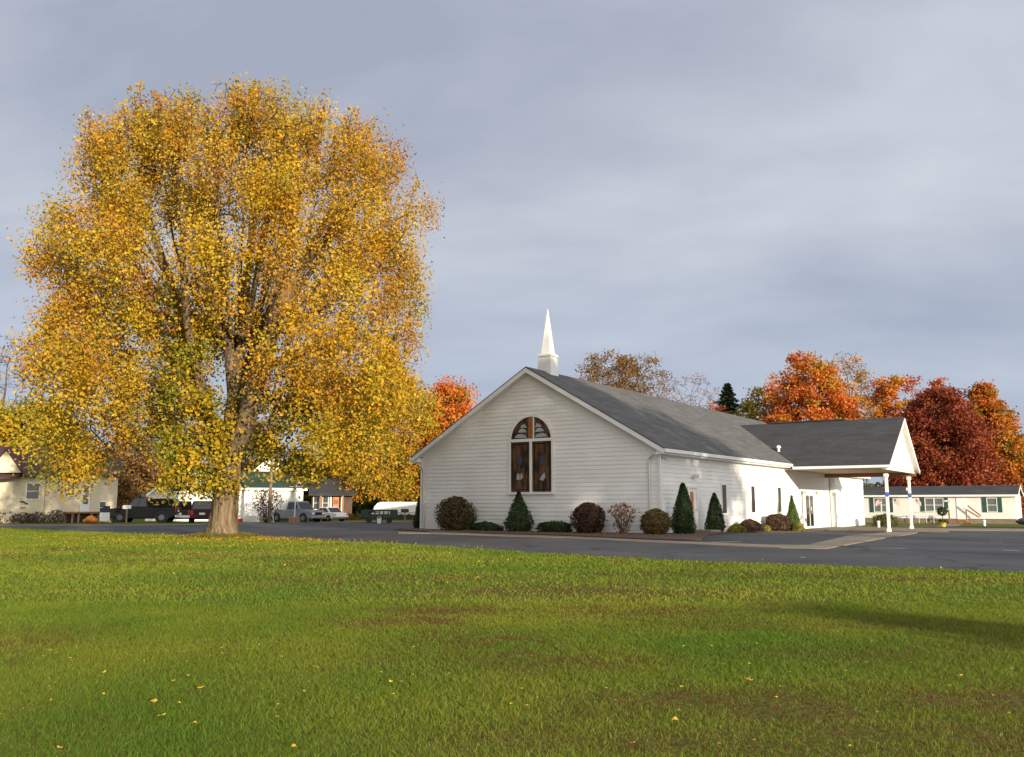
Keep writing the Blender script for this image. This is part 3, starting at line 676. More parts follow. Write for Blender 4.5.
a3 = sk.limb([L(208, 420, -.3), L(198, 385, -.7), L(186, 340, -1.0), L(170, 290, -1.2), L(150, 235, -1.4), L(128, 180, -1.2)], fork, [.30, .28, .25, .20, .15, .09], n=16)
a4 = sk.limb([L(220, 310, -.6), L(212, 270, -1.0), L(198, 215, -1.0), L(185, 150, -.8)], a1[1], [.2, .17, .13, .08], n=16)
a5 = sk.limb([L(300, 275, -1.5), L(335, 240, -2.6), L(372, 205, -3.2)], a2[3], [.18, .13, .08], n=16)
a6 = sk.limb([L(240, 330, 1.6), L(260, 270, 3.2), L(280, 200, 4.2)], a1[1], [.2, .15, .08], n=16)
a7 = sk.limb([L(200, 350, -2.2), L(205, 290, -4.0), L(210, 230, -5.0)], a3[0], [.17, .12, .08], n=16)
a8 = sk.limb([L(170, 360, .8), L(130, 345, 1.6), L(90, 340, 1.8)], a3[1], [.15, .11, .07], n=16)
a9 = sk.limb([L(300, 345, .6), L(345, 330, 1.0), L(390, 330, 1.0)], a2[2], [.15, .11, .07], n=16)
zk = np.array([1.2, 3.5, 6, 9.5, 12.5, 15, 16.8, 18.0, 18.9]); rk = np.array([7.3, 8.2, 8.35, 8.35, 8.2, 7.7, 6.9, 5.6, 2.6])
LIMB = np.array([L(232, 440), L(247, 410), L(258, 370), L(272, 330), L(288, 298)])[:, [0, 2]]; LIMB2 = np.array([L(226, 440), L(228, 380), L(232, 325)])[:, [0, 2]]
def near_limb(x, z):
    for P, w in ((LIMB, .85), (LIMB2, .5)):
        for a, c in zip(P[:-1], P[1:]):
            d = c-a; t = np.clip(((x-a[0])*d[0]+(z-a[1])*d[1])/(d@d), 0, 1)
            if math.hypot(x-a[0]-t*d[0], z-a[1]-t*d[1]) < w: return True
    return False
def hero_pts(n):
    P = []
    while len(P) < n:
        x, y, z = RNG.uniform(-9.3, 9.3), RNG.uniform(-8.6, 8.6), RNG.uniform(1.0, 18.9); r = math.hypot(x, y); a = math.atan2(y, x)
        lump = 1+0.07*math.sin(3*a+1.3*z)+0.05*math.sin(7*a-2.1*z)+0.045*math.sin(1.7*z+2*a)
        R_ = np.interp(z, zk, rk)*lump; cx = 0.25 + .04*max(0, z-11)
        f = math.hypot(x-cx, y*1.38)/R_
        if f > 1: continue
        zb = 8.0 - 7.6*(r/8.6)**.9*abs(math.cos(a))**1.5 + 0.6*math.sin(2.3*x)
        zb += .5 if x > 0 else .45
        if x > 6.6 and z < 5.5: continue
        xa_ = x/(1+y/37.5)
        if xa_ < -8.15 or xa_ > (8.0 if z > 11 else 8.5) or (xa_ < -6.7 and z < 2.6): continue
        if y < .9 and near_limb(x, z): continue
        if z < zb: continue
        top = np.interp(r, [0, 2.5, 5, 7, 8.5, 9.3], [18.2, 18.1, 17.4, 15.9, 13.0, 10.0])
        depth = min((1-f)*R_, (top-z)*1.0+0.2, (z-zb)+0.5)
        if RNG.uniform() > (1.0 if depth < 1.6 else 0.40 if depth < 3.5 else 0.14): continue
        if abs(x) < 1.6 and y < 0 and z < 9.0 and RNG.uniform() < .8: continue
        P.append((x, y, z))
    return np.array(P)
hp = hero_pts(1000)
# fan of leading branches in the upper crown; leaf sprays gather along them
LEAD = []
for k in range(26):
    a = 2.399*k+RNG.uniform(-.25, .25); r = 8.3*math.sqrt((k+.5)/26); z = np.interp(r, [0, 2.5, 5, 7, 8.5], [18.0, 17.8, 17.0, 15.2, 12.2])
    o0 = np.array([.35+.28*r*math.cos(a), .2*r*math.sin(a), 8.6+.10*(18-z)]); e0 = np.array([r*math.cos(a)+.45, r*math.sin(a)*.72, z])
    LEAD.append((o0, o0+(e0-o0)*.5+np.array([math.cos(a), math.sin(a)*.7, -.35])*.10*r, e0))
for i_, c_ in enumerate(hp):
    if c_[2] < 8.2: continue
    best = None
    for o0, m0, e0 in LEAD:
        for A_, B_ in ((o0, m0), (m0, e0)):
            d_ = B_-A_; t_ = np.clip((c_-A_)@d_/(d_@d_), 0, 1); q_ = A_+d_*t_; dd = np.linalg.norm(c_-q_)
            if best is None or dd < best[0]: best = (dd, q_)
    f_ = .50 if best[0] > .9 else .25; n_ = c_+(best[1]-c_)*f_*min(1, (c_[2]-8.2)/2); n_[2] = max(n_[2], c_[2]-.1); r0_, r1_ = np.hypot(*c_[:2]), np.hypot(*n_[:2])
    if r1_ < r0_ and r1_ > .2: n_[:2] *= r0_/r1_
    hp[i_] = n_
ep = np.array([L(RNG.uniform(183, 232), RNG.uniform(395, 478), RNG.uniform(-1.0, .6)) for _ in range(30)] + [L(RNG.uniform(245, 268), RNG.uniform(385, 470), RNG.uniform(-.6, .6)) for _ in range(14)] + [L(RNG.uniform(160, 214), RNG.uniform(425, 492), RNG.uniform(-1.5, 1.2)) for _ in range(46)] + [L(RNG.uniform(264, 312), RNG.uniform(392, 478), RNG.uniform(-1.2, 1.2)) for _ in range(46)])
ep = np.vstack([ep, [L(RNG.uniform(176, 214), RNG.uniform(318, 412), RNG.uniform(-2.4, -1.2)) for _ in range(42)] + [L(RNG.uniform(196, 236), RNG.uniform(392, 492), RNG.uniform(-1.3, -.6)) for _ in range(26)]])
spk = []
for k in range(70):                             # upright leading shoots that roughen the top of the crown
    a = RNG.uniform(0, 2*math.pi); r = 7.3*math.sqrt(RNG.uniform(.02, 1)); x_, y_ = r*math.cos(a)+.35, r*math.sin(a)*.72
    z_ = np.interp(r, [0, 2.5, 5, 7, 8.5, 9.3], [18.2, 18.1, 17.4, 15.7, 13.0, 10.0]); ln = RNG.uniform(.3, 1.6); n_ = int(3+ln*4)
    for j in range(n_): f = j/(n_-1); spk.append((x_+x_*.07*f*ln, y_+y_*.07*f*ln, z_-1.1+(ln+1.0)*f))
spk = np.array(spk); allp = np.vstack([hp, ep, spk])
for o0, m0, e0 in LEAD:
    P_ = np.array(sk.p); j_ = int(np.argmin(np.linalg.norm(P_[fork:]-o0, axis=1)))+fork; sk.limb([o0*.5+(P_[j_])*.5, o0, m0, m0*.5+e0*.5, e0], j_, [.10, .085, .06, .04, .014], n=6, sub=4, ridge=.02)
sk.attach(allp, first=fork, kbase=0.35, jit=.14, lift=.08)
# bare leaders poking out of the top
def hero_pal(cl, idx, P):
    n = len(cl); c = np.empty((n, 3)); rr = RNG.uniform(size=n); z = cl[:, 2]; x = cl[:, 0]
    go = np.clip((z-8)/10, 0, 1)*0.38+0.07*(x > 0); gg = np.clip((7.5-z)/5, 0, 1)*0.55 + np.where(np.hypot(cl[:, 0], cl[:, 1]) < 4, .35, 0)
    for k in range(n):
        c[k] = pick(ORANGE if rr[k] < go[k] else GREENISH if rr[k] > 1-gg[k] else GOLD, 1)[0]
    out = c[idx]*RNG.uniform(.86, 1.14, (len(idx), 1)); return out
lp, ls, lc = cluster_leaves(hp, 235, .385, .119, hero_pal, droop=.25, flat=1.3)
ls *= np.interp(lp[:, 2], [8, 15], [1.0, .84])
lp2, ls2, lc2 = cluster_leaves(ep, 90, .34, .14, tint_fn(GREENISH), droop=.1)
lp3, ls3, lc3 = cluster_leaves(spk, 30, .17, .12, hero_pal, flat=1.3)
lp = np.vstack([lp, lp2, lp3]); ls = np.concatenate([ls, ls2, ls3]); lc = np.vstack([lc, lc2, lc3])
tw = []
for k in range(520):
    a = RNG.uniform(0, 2*math.pi); r = 6.4*math.sqrt(RNG.uniform()); z = np.interp(r, [0, 2.5, 5, 7, 8.5, 9.3], [18.7, 18.3, 17.0, 14.9, 12.8, 10.0])
    tw.append((r*math.cos(a)+.2, r*math.sin(a), z+RNG.uniform(-.5, .9)))
sk.attach(np.array(tw), first=fork, kbase=0.2, jit=.06, lift=.0)
sk.mesh('trunk', M['bark'], 0.012, .42, hero, expo=.5, thin_sides=3)
link('crown', raw_mesh('crown', leaf_faces(lp, ls, np.array([0, 0, .25]), .8), 4, lc, M['leaf']), hero)

def body_rad(H, Wd, zlow, shape):
    def rad(z, a):
        t = (z-zlow)/(H-zlow); t = min(max(t, 0), 1)
        if shape == 'round': r = math.sqrt(max(0, 1-(2*t-.9)**2*0.9)) if t < .95 else .35
        elif shape == 'egg': r = (math.sin(math.pi*min(1, (t*.86+.14)))**.7)*(1.05-.25*t)
        elif shape == 'cone': r = (1-t)**.85*.98+.04
        elif shape == 'vase': r = (0.35+.65*math.sin(math.pi*.5*min(1, t*1.35)))*(1 if t < .75 else math.sqrt(max(0.05, 1-((t-.75)/.28)**2)))
        elif shape == 'dome': r = math.sqrt(max(0.02, 1-t**2.2))
        return Wd*.5*r*(1+.10*math.sin(3*a+5*t+H)+.07*math.sin(5*a-9*t+Wd))
    rad.max = Wd*.6; return rad
def tree(label, base, H, Wd, pal, shape='round', zlow=None, ncl=170, per=70, spread=None, size=.32, leafless=0, group=None, name='tree', cat='tree', bark='barkdark', trunk_r=None, needle=False, inner=.3, twig=.02):
    t = thing(name, label, cat, (base[0], base[1], base[2] if len(base) > 2 else float(gz(base[0], base[1]))), 0, group)
    zlow = H*.16 if zlow is None else zlow; trunk_r = trunk_r or H*.018
    s_ = Skeleton(); rf_ = body_rad(H, Wd, zlow, shape)
    i = s_.line([(0, 0, -.1), (0, 0, zlow*.7), (RNG.normal()*.1, RNG.normal()*.1, zlow+.15*H), (RNG.normal()*.2, RNG.normal()*.2, zlow+.45*H), (RNG.normal()*.15, 0, H*.88)], sub=2, rad=[trunk_r*1.5, trunk_r, trunk_r*.8, trunk_r*.45, trunk_r*.12])
    if shape not in ('cone',):
        for k in range(5):
            a = 2*math.pi*k/5+RNG.uniform(-.4, .4); zz_ = zlow + RNG.uniform(.15, .5)*(H-zlow); r = rf_(zz_+.3*H if zz_+.3*H < H else zz_, a)
            s_.line([(math.cos(a)*r*.35, math.sin(a)*r*.35, zz_+.1*H), (math.cos(a)*r*.65, math.sin(a)*r*.65, min(zz_+.25*H, H*.9))], i[1]+1, sub=2)
    cl = shell_points(ncl, rf_, zlow, H, inner)
    s_.attach(cl, first=2, kbase=.3)
    if leafless:
        s_.attach(shell_points(leafless, lambda z, a: rf_(z, a)*1.1, zlow+.2*(H-zlow), H*1.04, .55), first=2, kbase=.2, jit=.1, lift=.05)
    s_.mesh('trunk', M[bark], twig, trunk_r*.5, t, thin_sides=3)
    spread = spread or Wd*.055
    P, sz, c = cluster_leaves(cl, per, spread, size, tint_fn(pal))
    link('crown', raw_mesh('crown', leaf_faces(P, sz, np.array([0, 0, .25]), .8), 4, c, M['needle' if needle else 'leaf']), t)
    return t
def px_tree(label, px, ytop, wpx, Y, pal, **kw):
    top = atY(px, ytop, Y); g0 = float(gz(top[0], Y)); return tree(label, (top[0], Y, g0), top[2]-g0, wpx*Y/F*1.02, pal, **kw)
BRT = [(4, (0.60, 0.145, 0.022)), (3, (0.55, 0.20, 0.02)), (2, (0.42, 0.09, 0.02)), (1.5, (0.45, 0.27, 0.03))]
BRTRED = [(4, (0.6, 0.15, 0.06)), (2, (0.45, 0.08, 0.03)), (2, (0.48, 0.2, 0.03))]
DRED = [(4, (0.27, 0.058, 0.024)), (3, (0.21, 0.042, 0.02)), (1, (0.30, 0.08, 0.03))]
ORGREEN = [(3, (0.54, 0.165, 0.022)), (3, (0.44, 0.19, 0.02)), (2, (0.19, 0.14, 0.02)), (1.5, (0.45, 0.095, 0.02))]
OLIVE = [(3, (0.42, 0.32, 0.04)), (3, (0.33, 0.26, 0.035)), (2, (0.17, 0.16, 0.025)), (1, (0.42, 0.29, 0.03))]
BROWN = [(3, (0.24, 0.13, 0.04)), (3, (0.18, 0.10, 0.036)), (1, (0.30, 0.18, 0.04))]
PINK = [(3, (0.40, 0.20, 0.13)), (2, (0.45, 0.16, 0.09))]
DGREEN = [(3, (0.035, 0.06, 0.022)), (2, (0.05, 0.075, 0.03)), (1, (0.025, 0.045, 0.02))]
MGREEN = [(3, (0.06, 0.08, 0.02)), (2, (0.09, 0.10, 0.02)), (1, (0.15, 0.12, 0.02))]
far_g = 'autumn trees standing behind the buildings'
# tree beyond the street, its crown low behind the big tree
g = ground(368, 519)
tree('yellow orange street tree with pale trunk beside the green slatted trailer', (g[0]+1.2, g[1]+3, -.3), 18.6, 18.0, [(4, (0.52, 0.29, 0.02)), (3, (0.46, 0.22, 0.02)), (3, (0.36, 0.28, 0.025)), (1.5, (0.18, 0.18, 0.02))], 'egg', zlow=2.2, ncl=700, per=95, spread=.6, size=.23, bark='bark', trunk_r=.42, inner=.35)
px_tree('bright orange maple just left of the church gable', 451, 381, 58, 105, BRT, ncl=170, per=140, spread=.75, size=.3, group=far_g)
px_tree('tall thin brown tree nearly bare behind the church ridge', 608, 356, 62, 128, BROWN, shape='vase', ncl=210, per=75, spread=.6, size=.27, leafless=700, group=far_g, twig=.03)
px_tree('half bare brown tree leaning beside the tall brown one', 642, 358, 56, 130, BROWN, shape='vase', ncl=150, per=50, spread=.62, size=.27, leafless=700, group=far_g, twig=.03)
px_tree('nearly leafless pinkish tree behind the church ridge', 690, 380, 62, 140, PINK, shape='vase', ncl=110, per=18, spread=.8, size=.26, leafless=800, group=far_g, twig=.03)
px_tree('small salmon pink tree low behind the church roof', 716, 396, 26, 120, BRTRED, ncl=45, per=40, spread=.5, size=.3, leafless=40, group=far_g)
px_tree('olive yellow bushy tree beside the dark spruce', 756, 390, 46, 118, OLIVE, ncl=130, per=80, spread=.6, size=.34, group=far_g)
px_tree('flaming orange maple behind the porch roof', 806, 358, 88, 112, BRT, ncl=280, per=170, spread=.6, size=.29, leafless=120, group=far_g)
px_tree('thin orange tree with bare upper twigs right of the flaming maple', 846, 357, 46, 116, [(3, (0.48, 0.22, 0.03)), (2, (0.45, 0.28, 0.05))], shape='vase', ncl=150, per=60, spread=.5, size=.25, leafless=800, group=far_g, twig=.03)
px_tree('spiky orange maple above the porch gable peak', 894, 379, 58, 118, BRT, shape='vase', ncl=150, per=120, spread=.5, size=.28, leafless=200, group=far_g)
px_tree('dark red maple right of the porch gable', 938, 389, 92, 104, DRED, shape='dome', ncl=340, per=190, spread=.6, size=.28, zlow=1.5, group=far_g)
px_tree('orange topped tree just behind the dark red maple', 940, 380, 40, 122, BRT, ncl=90, per=60, spread=.5, size=.34, group=far_g)
px_tree('tall orange and green maple above the mobile home', 983, 385, 66, 108, ORGREEN, shape='egg', ncl=280, per=170, spread=.6, size=.29, zlow=1.5, group=far_g)
px_tree('dark green tree at the right edge behind the mobile home', 1030, 434, 44, 118, DGREEN, ncl=140, per=90, spread=.6, size=.36, zlow=1.0, group=far_g)
px_tree('low maroon tree at the right edge beyond the mobile home', 1016, 468, 22, 106, DRED, ncl=60, per=60, spread=.4, size=.32, zlow=.6, group=far_g)
# spruce: whorls of drooping branches
def conifer(label, base, H, Wd, pal, nb=170, per=55, size=.28, group=None, name='spruce_tree'):
    t = thing(name, label, 'tree', base, 0, group); b = MB(); b.tube([(0, 0, 0), (0, 0, H*.97)], [H*.02, .02], 7); b.build('trunk', M['barkdark'], t, smooth=True)
    pts = []; cols = []; szs = []
    for k in range(nb):
        z = H*(.06+.93*(k/nb)**.9); a = k*2.4+RNG.uniform(-.3, .3); r = Wd*.5*(1-z/H)**.9*RNG.uniform(.72, 1.08)+.1
        n = int(per*(.35+.65*(1-z/H))); f = RNG.uniform(.12, 1, n)**.8
        x = np.cos(a)*r*f; y = np.sin(a)*r*f; zz_ = z-.28*r*f+.1*r*f*f; w = .16*r*(1.1-f)+.08
        pts.append(np.stack([x+RNG.normal(size=n)*w, y+RNG.normal(size=n)*w, zz_+RNG.normal(size=n)*w*.4], 1)); cols.append(pick(pal, n)*RNG.uniform(.8, 1.2, (n, 1))); szs.append(RNG.uniform(.6, 1.2, n)*size)
    P = np.vstack(pts); link('crown', raw_mesh('crown', leaf_faces(P, np.concatenate(szs), np.array([0, 0, .9]), .45), 4, np.vstack(cols), M['needle']), t); return t
c = atY(727, 382, 122); conifer('dark pointed spruce behind the church roof', (c[0], 122, -.3), c[2]+.3, 17, DGREEN, nb=150, per=190, size=.5, group=far_g)
# left background
left_g = 'trees behind the houses on the left'
px_tree('grey leafless tree at the far left edge', 8, 345, 74, 112, BROWN, shape='vase', ncl=70, per=14, spread=.9, size=.3, leafless=800, group=left_g, twig=.03)
px_tree('olive green broad tree above the left house', 40, 402, 110, 98, OLIVE, shape='dome', ncl=300, per=95, spread=.8, size=.36, zlow=1.2, group=left_g)
px_tree('yellow green tree at the left picture edge behind the house', -12, 398, 70, 92, GREENISH, shape='dome', ncl=160, per=80, spread=.7, size=.36, zlow=1.2, group=left_g)
px_tree('brownish thin tree behind the black pickup', 128, 428, 60, 112, BROWN, shape='dome', ncl=200, per=70, spread=.7, size=.34, zlow=1.0, group=left_g)
px_tree('dull green and brown tree behind the green-roofed shed', 165, 410, 56, 118, OLIVE+MGREEN, shape='dome', ncl=180, per=70, spread=.7, size=.34, zlow=1.0, group=left_g)
px_tree('dark maroon tree behind the white garage', 256, 425, 44, 118, [(2, (0.08, 0.03, 0.025)), (2, (0.05, 0.045, 0.02)), (1, (0.1, 0.06, 0.03))], shape='dome', ncl=150, per=80, spread=.6, size=.36, zlow=1.0, group=left_g)
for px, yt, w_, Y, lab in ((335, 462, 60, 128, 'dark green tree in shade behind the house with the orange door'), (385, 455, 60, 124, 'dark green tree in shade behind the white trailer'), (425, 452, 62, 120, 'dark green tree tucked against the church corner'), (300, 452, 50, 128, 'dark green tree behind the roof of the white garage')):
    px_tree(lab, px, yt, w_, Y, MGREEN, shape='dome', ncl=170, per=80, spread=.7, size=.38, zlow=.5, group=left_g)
# far wood closing the view along the horizon
xs = np.arange(-190, 190, 4.5); P = []; C_ = []
for x in xs:
    Yw = 175+RNG.uniform(-8, 8); h = 8+3*math.sin(x*.07)+RNG.uniform(-1.5, 1.5); n = 420
    P.append(np.stack([x+RNG.normal(size=n)*3.0, Yw+RNG.normal(size=n)*2.2, np.abs(RNG.uniform(0, h, n))], 1)); pal = [MGREEN, OLIVE, BROWN, DRED, DGREEN][RNG.integers(5)]; C_.append(pick(pal, n))
P = np.vstack(P); o = link('far_woods', raw_mesh('far_woods', leaf_faces(P, .9, np.array([0, 0, .2]), .8), 4, np.vstack(C_), M['leaf'])); stuff(o); tag(o, 'low band of mixed woods along the horizon', 'woods')

# trees behind the photographer that shade the church front (real trees, out of frame)
def at_ns(n, k): return SUN_N*n*(-1 if False else 1)+SUN*k
NS = np.array([-SUN[1], SUN[0]])
def off_tree(label, n, k, H, Wd, zl, ncl, per=46, spread=.75, size=.5, shape='round'):
    q = NS*n+SUN*k; return tree(label, (q[0], q[1], 0), H, Wd, GOLD, shape, zlow=zl, ncl=ncl, per=per, spread=spread, size=size, group='trees behind the viewer')
off_tree('tall autumn tree behind the viewer, nearer the road', 24.6, 27, 19.6, 12.0, 9.2, 200)
off_tree('broad autumn tree behind the viewer, farther right', 32.4, 27, 17.4, 8.6, 8.6, 110, per=32)
off_tree('small tree behind the viewer', 9.7, 26, 5.7, 2.3, 2.2, 46, per=38, spread=.3, size=.28)

# ================================================================== SHRUBS
def shrub(name, label, base, rz, rad, H, dome, pal, n, size, cat='shrub', group=None, sx=1.0, sy=1.0, stemcol='barkdark', needle=True, bias=1.4, inner=.78, stems=5):
    t = thing(name, label, cat, base, rz, group)
    b = MB()
    for k in range(stems):
        a = 2*math.pi*k/stems; b.tube([(0.03*math.cos(a), .03*math.sin(a), -.02), (rad*.3*math.cos(a)*sx, rad*.3*math.sin(a)*sy, H*.35), (rad*.45*math.cos(a)*sx, rad*.45*math.sin(a)*sy, H*.62)], [.03, .022, .01], 5)
    b.build('stem', M[stemcol], t)
    P = []; Nn = []
    while len(P) < n:
        z = RNG.uniform(0, 1); a = RNG.uniform(0, 2*math.pi); r = dome(z)
        if RNG.uniform() > r+.15: continue
        lump = 1+.075*math.sin(3*a+6*z+n)+.06*math.sin(7*a-5*z+n*.3)+.04*math.sin(13*a+17*z)+RNG.normal()*.035+(RNG.uniform(0, .16) if RNG.uniform() < .05 else 0)
        f = 1-(1-inner)*RNG.uniform()**1.5
        x, y = math.cos(a)*r*f*lump, math.sin(a)*r*f*lump
        P.append((x*rad*sx, y*rad*sy, .03+z*H*(1+.02*math.sin(5*a)))); Nn.append((math.cos(a)*r, math.sin(a)*r, (z-.4)*1.4))
    P = np.array(P); Nn = np.array(Nn); sz_ = size*RNG.uniform(.6, 1.3, n)
    if inner > .5:
        m = RNG.uniform(size=n) < .3; ax = P.copy(); ax[:, 2] *= 0; P[m, :2] *= RNG.uniform(.15, .8, (m.sum(), 1)); sz_[m] *= 2.4
    Nn /= np.linalg.norm(Nn, axis=1)[:, None]+1e-6
    cl = value_noise(P[:, :2]*1.0+P[:, 2:3], 3.0/max(rad, .4), 5)
    c = pick(pal, n)*(0.75+.5*cl)[:, None]*RNG.uniform(.8, 1.2, (n, 1))
    link('foliage', raw_mesh('foliage', leaf_faces(P, sz_, Nn*bias, .6, .8), 4, c, M['needle' if needle else 'leaf']), t)
    return t
ROUND = lambda z: math.sqrt(max(0, 1-((z-.42)/.60)**2))
BALL = lambda z: math.sqrt(max(0, 1-((z-.45)/.56)**2))
CONE = lambda z: (min(1, .80+z*1.4) if z < .14 else max(.02, (1-(z-.14)/.88)**.62))
CONE2 = lambda z: (min(1, .75+z*1.2) if z < .2 else max(.02, (1-(z-.2)/.82)**1.0))
MOUND = lambda z: math.sqrt(max(0, 1-z**2.2))
THUJA = [(4, (0.032, 0.058, 0.018)), (3, (0.045, 0.072, 0.022)), (1, (0.06, 0.085, 0.03))]
YEW = [(3, (0.03, 0.055, 0.02)), (2, (0.045, 0.07, 0.022))]
BURG = [(3, (0.075, 0.032, 0.022)), (2, (0.10, 0.05, 0.025)), (1, (0.05, 0.045, 0.02))]
BRNGRN = [(3, (0.085, 0.06, 0.025)), (2, (0.06, 0.06, 0.022)), (1, (0.14, 0.085, 0.03))]
GOLDB = [(3, (0.16, 0.10, 0.025)), (2, (0.12, 0.065, 0.025)), (1, (0.08, 0.07, 0.02))]
TAN = [(3, (0.34, 0.19, 0.10)), (2, (0.28, 0.13, 0.065)), (1, (0.38, 0.25, 0.14))]
YEL = [(3, (0.30, 0.25, 0.04)), (2, (0.20, 0.20, 0.035))]
g_front = 'shrubs along the church front'; g_side = 'shrubs along the church side wall'
PXM = lambda t_, px: None
def front(name, label, px, yb, wpx, ytop, dome, pal, n, size, tt=-1.0, box=False, **kw):
    a = on_t(px-wpx/2, yb, tt); c = on_t(px+wpx/2, yb, tt); tp = on_t(px, ytop, tt); x = (a[0]+c[0])/2; wd = (c[0]-a[0])
    w = ch2w(x, tt); H = tp[2]-.04
    return shrub(name, label, (w[0], w[1], .05), CHROT, wd/2*.88, H, dome, pal, n, size, group=g_front, **kw)
front('shrub', 'large round brown-green shrub nearest the left corner of the church', 455.5, 532, 39, 498, BALL, BRNGRN, 5200, .10, sy=.85)
front('hedge', 'low ragged green hedge between round shrub and pointed spruce', 486, 532, 36, 523, MOUND, YEW, 2600, .09, tt=-.8, cat='hedge', sy=.5)
front('dwarf_spruce', 'pointed dark dwarf spruce below the arched window', 519, 532, 29, 492, CONE2, THUJA, 5200, .09)
BOXD = lambda z: 1.0 if z < .85 else max(.3, 1-(z-.85)*2.5)
front('hedge', 'low clipped box hedge right of the arched window', 555, 535, 37, 523, BOXD, YEW, 3200, .08, cat='hedge', sy=.42)
front('shrub', 'round burgundy shrub between clipped hedge and bare tan bush', 589, 535, 34, 504, BALL, BURG, 4600, .10)
t = front('shrub', 'sparse tan bush with loose papery leaves before white siding', 623, 536, 36, 504, lambda z: .35+.65*z if z < .7 else math.sqrt(max(0, 1-((z-.6)/.42)**2)), TAN, 430, .15, needle=False, bias=.3, inner=.15, stems=14)
front('shrub', 'round golden brown shrub at the right corner of the church front', 656, 537, 32, 511, BALL, GOLDB, 4200, .10)
def side(name, label, px, yb, wpx, ytop, dome, pal, n, size, xo=.9, lenf=1.0, cat='shrub', **kw):
    # stands at x = xo off the side wall
    r = ray(px, yb); k = (xo + CH@V)/(r[:2]@V); q = k*r[:2]; yy = (q-CH)@U
    gzv = float(gz(q[0], q[1])); rt = ray(px, ytop); zt = HC + k*rt[2]
    wd = wpx*k/F
    return shrub(name, label, (q[0], q[1], gzv+.03), CHROT, wd/2*.9, zt-gzv, dome, pal, n, size, group=g_side, cat=cat, **kw)
side('thuja', 'tallest cone-shaped thuja by the small side door', 684, 538, 27, 485, CONE, THUJA, 8000, .085)
side('thuja', 'shorter cone-shaped thuja below the first side window', 715.5, 535, 22, 495, CONE, THUJA, 6500, .085)
side('shrub', 'small yellow green mound right of the shorter thuja', 737, 534, 20, 526, MOUND, YEL, 1500, .10, needle=False)
side('shrub', 'low spreading maroon brown shrub under the middle side window', 750, 532, 27, 521, MOUND, BURG, 3200, .10, sy=1.3)
side('shrub', 'tiny yellow green tuft left of the brown clipped hedge', 767, 531.5, 10, 527, MOUND, YEL, 700, .10, needle=False)
side('hedge', 'reddish brown clipped hedge near the entrance', 778, 531.5, 26, 516, BOXD, BURG, 4200, .10, cat='hedge')
side('dwarf_spruce', 'slender green cone tree beside the entrance doors', 793, 530, 17, 497, CONE2, [(3, (.06, .10, .02)), (2, (.085, .12, .025))], 5200, .09, xo=1.0)
side('shrub', 'small golden shrub at the foot of the slender cone tree', 799, 531, 13, 524, MOUND, YEL, 1000, .10, xo=1.6, needle=False)
w = ch2w(-15.1, .9); shrub('thuja', 'narrow dark column thuja at the left rear of the church corner', (w[0], w[1], .02), CHROT, .42, 1.75, CONE, THUJA, 3000, .09, group=g_front)

# ================================================================== HOUSES
M['cream'] = mat('cream_siding', (0.62, 0.55, 0.40), 0.6, 0.06, 0.8); M['whitewall'] = mat('white_wall', (0.75, 0.75, 0.72), 0.5, 0.05, 0.7)
M['pane'] = mat('window_pane', (0.05, 0.06, 0.07), 0.1, 0.3, 1.5, spec=0.7); M['blind'] = mat('grey_blind', (0.12, 0.14, 0.145), 0.5, 0.15, 3)
M['shutter'] = mat('green_shutter', (0.028, 0.078, 0.062), 0.5, 0.1, 5); M['orange'] = mat('orange_paint', (0.55, 0.16, 0.03), 0.5, 0.2, 4)
M['pumpkin'] = mat('pumpkin_skin', (0.62, 0.19, 0.02), 0.5, 0.15, 5); M['darkwall'] = mat('dark_brown_wall', (0.085, 0.052, 0.038), 0.8, 0.2, 2)
M['greenpaint'] = mat('green_paint', (0.018, 0.042, 0.03), 0.5, 0.2, 4)
def lapped(mb, x0, x1, z0, z1, y=0.0, pitch=.2):
    laps(mb, lambda z: x0, lambda z: x1, z0, z1, lambda x, z, o: (x, y-o, z), pitch, .015)
def sash(parent, x0, x1, z0, z1, y, glass='pane', cross=True, shutters=False, nm='window', fw_=.06, mull=0):
    b = MB(); b.box(x0, x1, y-.03, y-.018, z0, z1); w = b.build(nm, M[glass], parent); b = MB()
    for a in ((x0-fw_, x0, z0-fw_, z1+fw_), (x1, x1+fw_, z0-fw_, z1+fw_), (x0, x1, z1, z1+fw_), (x0, x1, z0-fw_, z0)): b.box(a[0], a[1], y-.07, y-.016, a[2], a[3])
    if cross: b.box(x0, x1, y-.06, y-.031, (z0+z1)/2-.02, (z0+z1)/2+.02)
    for k in range(mull): xm = x0+(x1-x0)*(k+1)/(mull+1); b.box(xm-.05, xm+.05, y-.065, y-.0305, z0, z1)
    b.build('window_frame', M['trim'], w)
    if shutters:
        for a in ((x0-fw_-.36, x0-fw_-.01), (x1+fw_+.01, x1+fw_+.36)):
            b = MB(); b.box(a[0], a[1], y-.05, y-.017, z0-fw_, z1+fw_)
            k = z0
            while k < z1-.05: b.box(a[0]+.04, a[1]-.04, y-.062, y-.05, k, k+.05); k += .09
            b.build('shutter', M['shutter'], parent)
    return w
def gable_roof(parent, x0, x1, y0, y1, ze, zr, m, along='x', over=.35, th=.1):
    b = MB()
    if along == 'x':
        ym = (y0+y1)/2
        for ye, s in ((y0-over, -1), (y1+over, 1)): b.prism([(x0-over, ym, zr), (x1+over, ym, zr), (x1+over, ye, ze), (x0-over, ye, ze)], (0, 0, -th))
    else:
        xm = (x0+x1)/2
        for xe in (x0-over, x1+over): b.prism([(xm, y0-over, zr), (xm, y1+over, zr), (xe, y1+over, ze), (xe, y0-over, ze)], (0, 0, -th))
    return b.build('roof', M[m], parent)
def face(px): return -math.atan((px-512)/F)
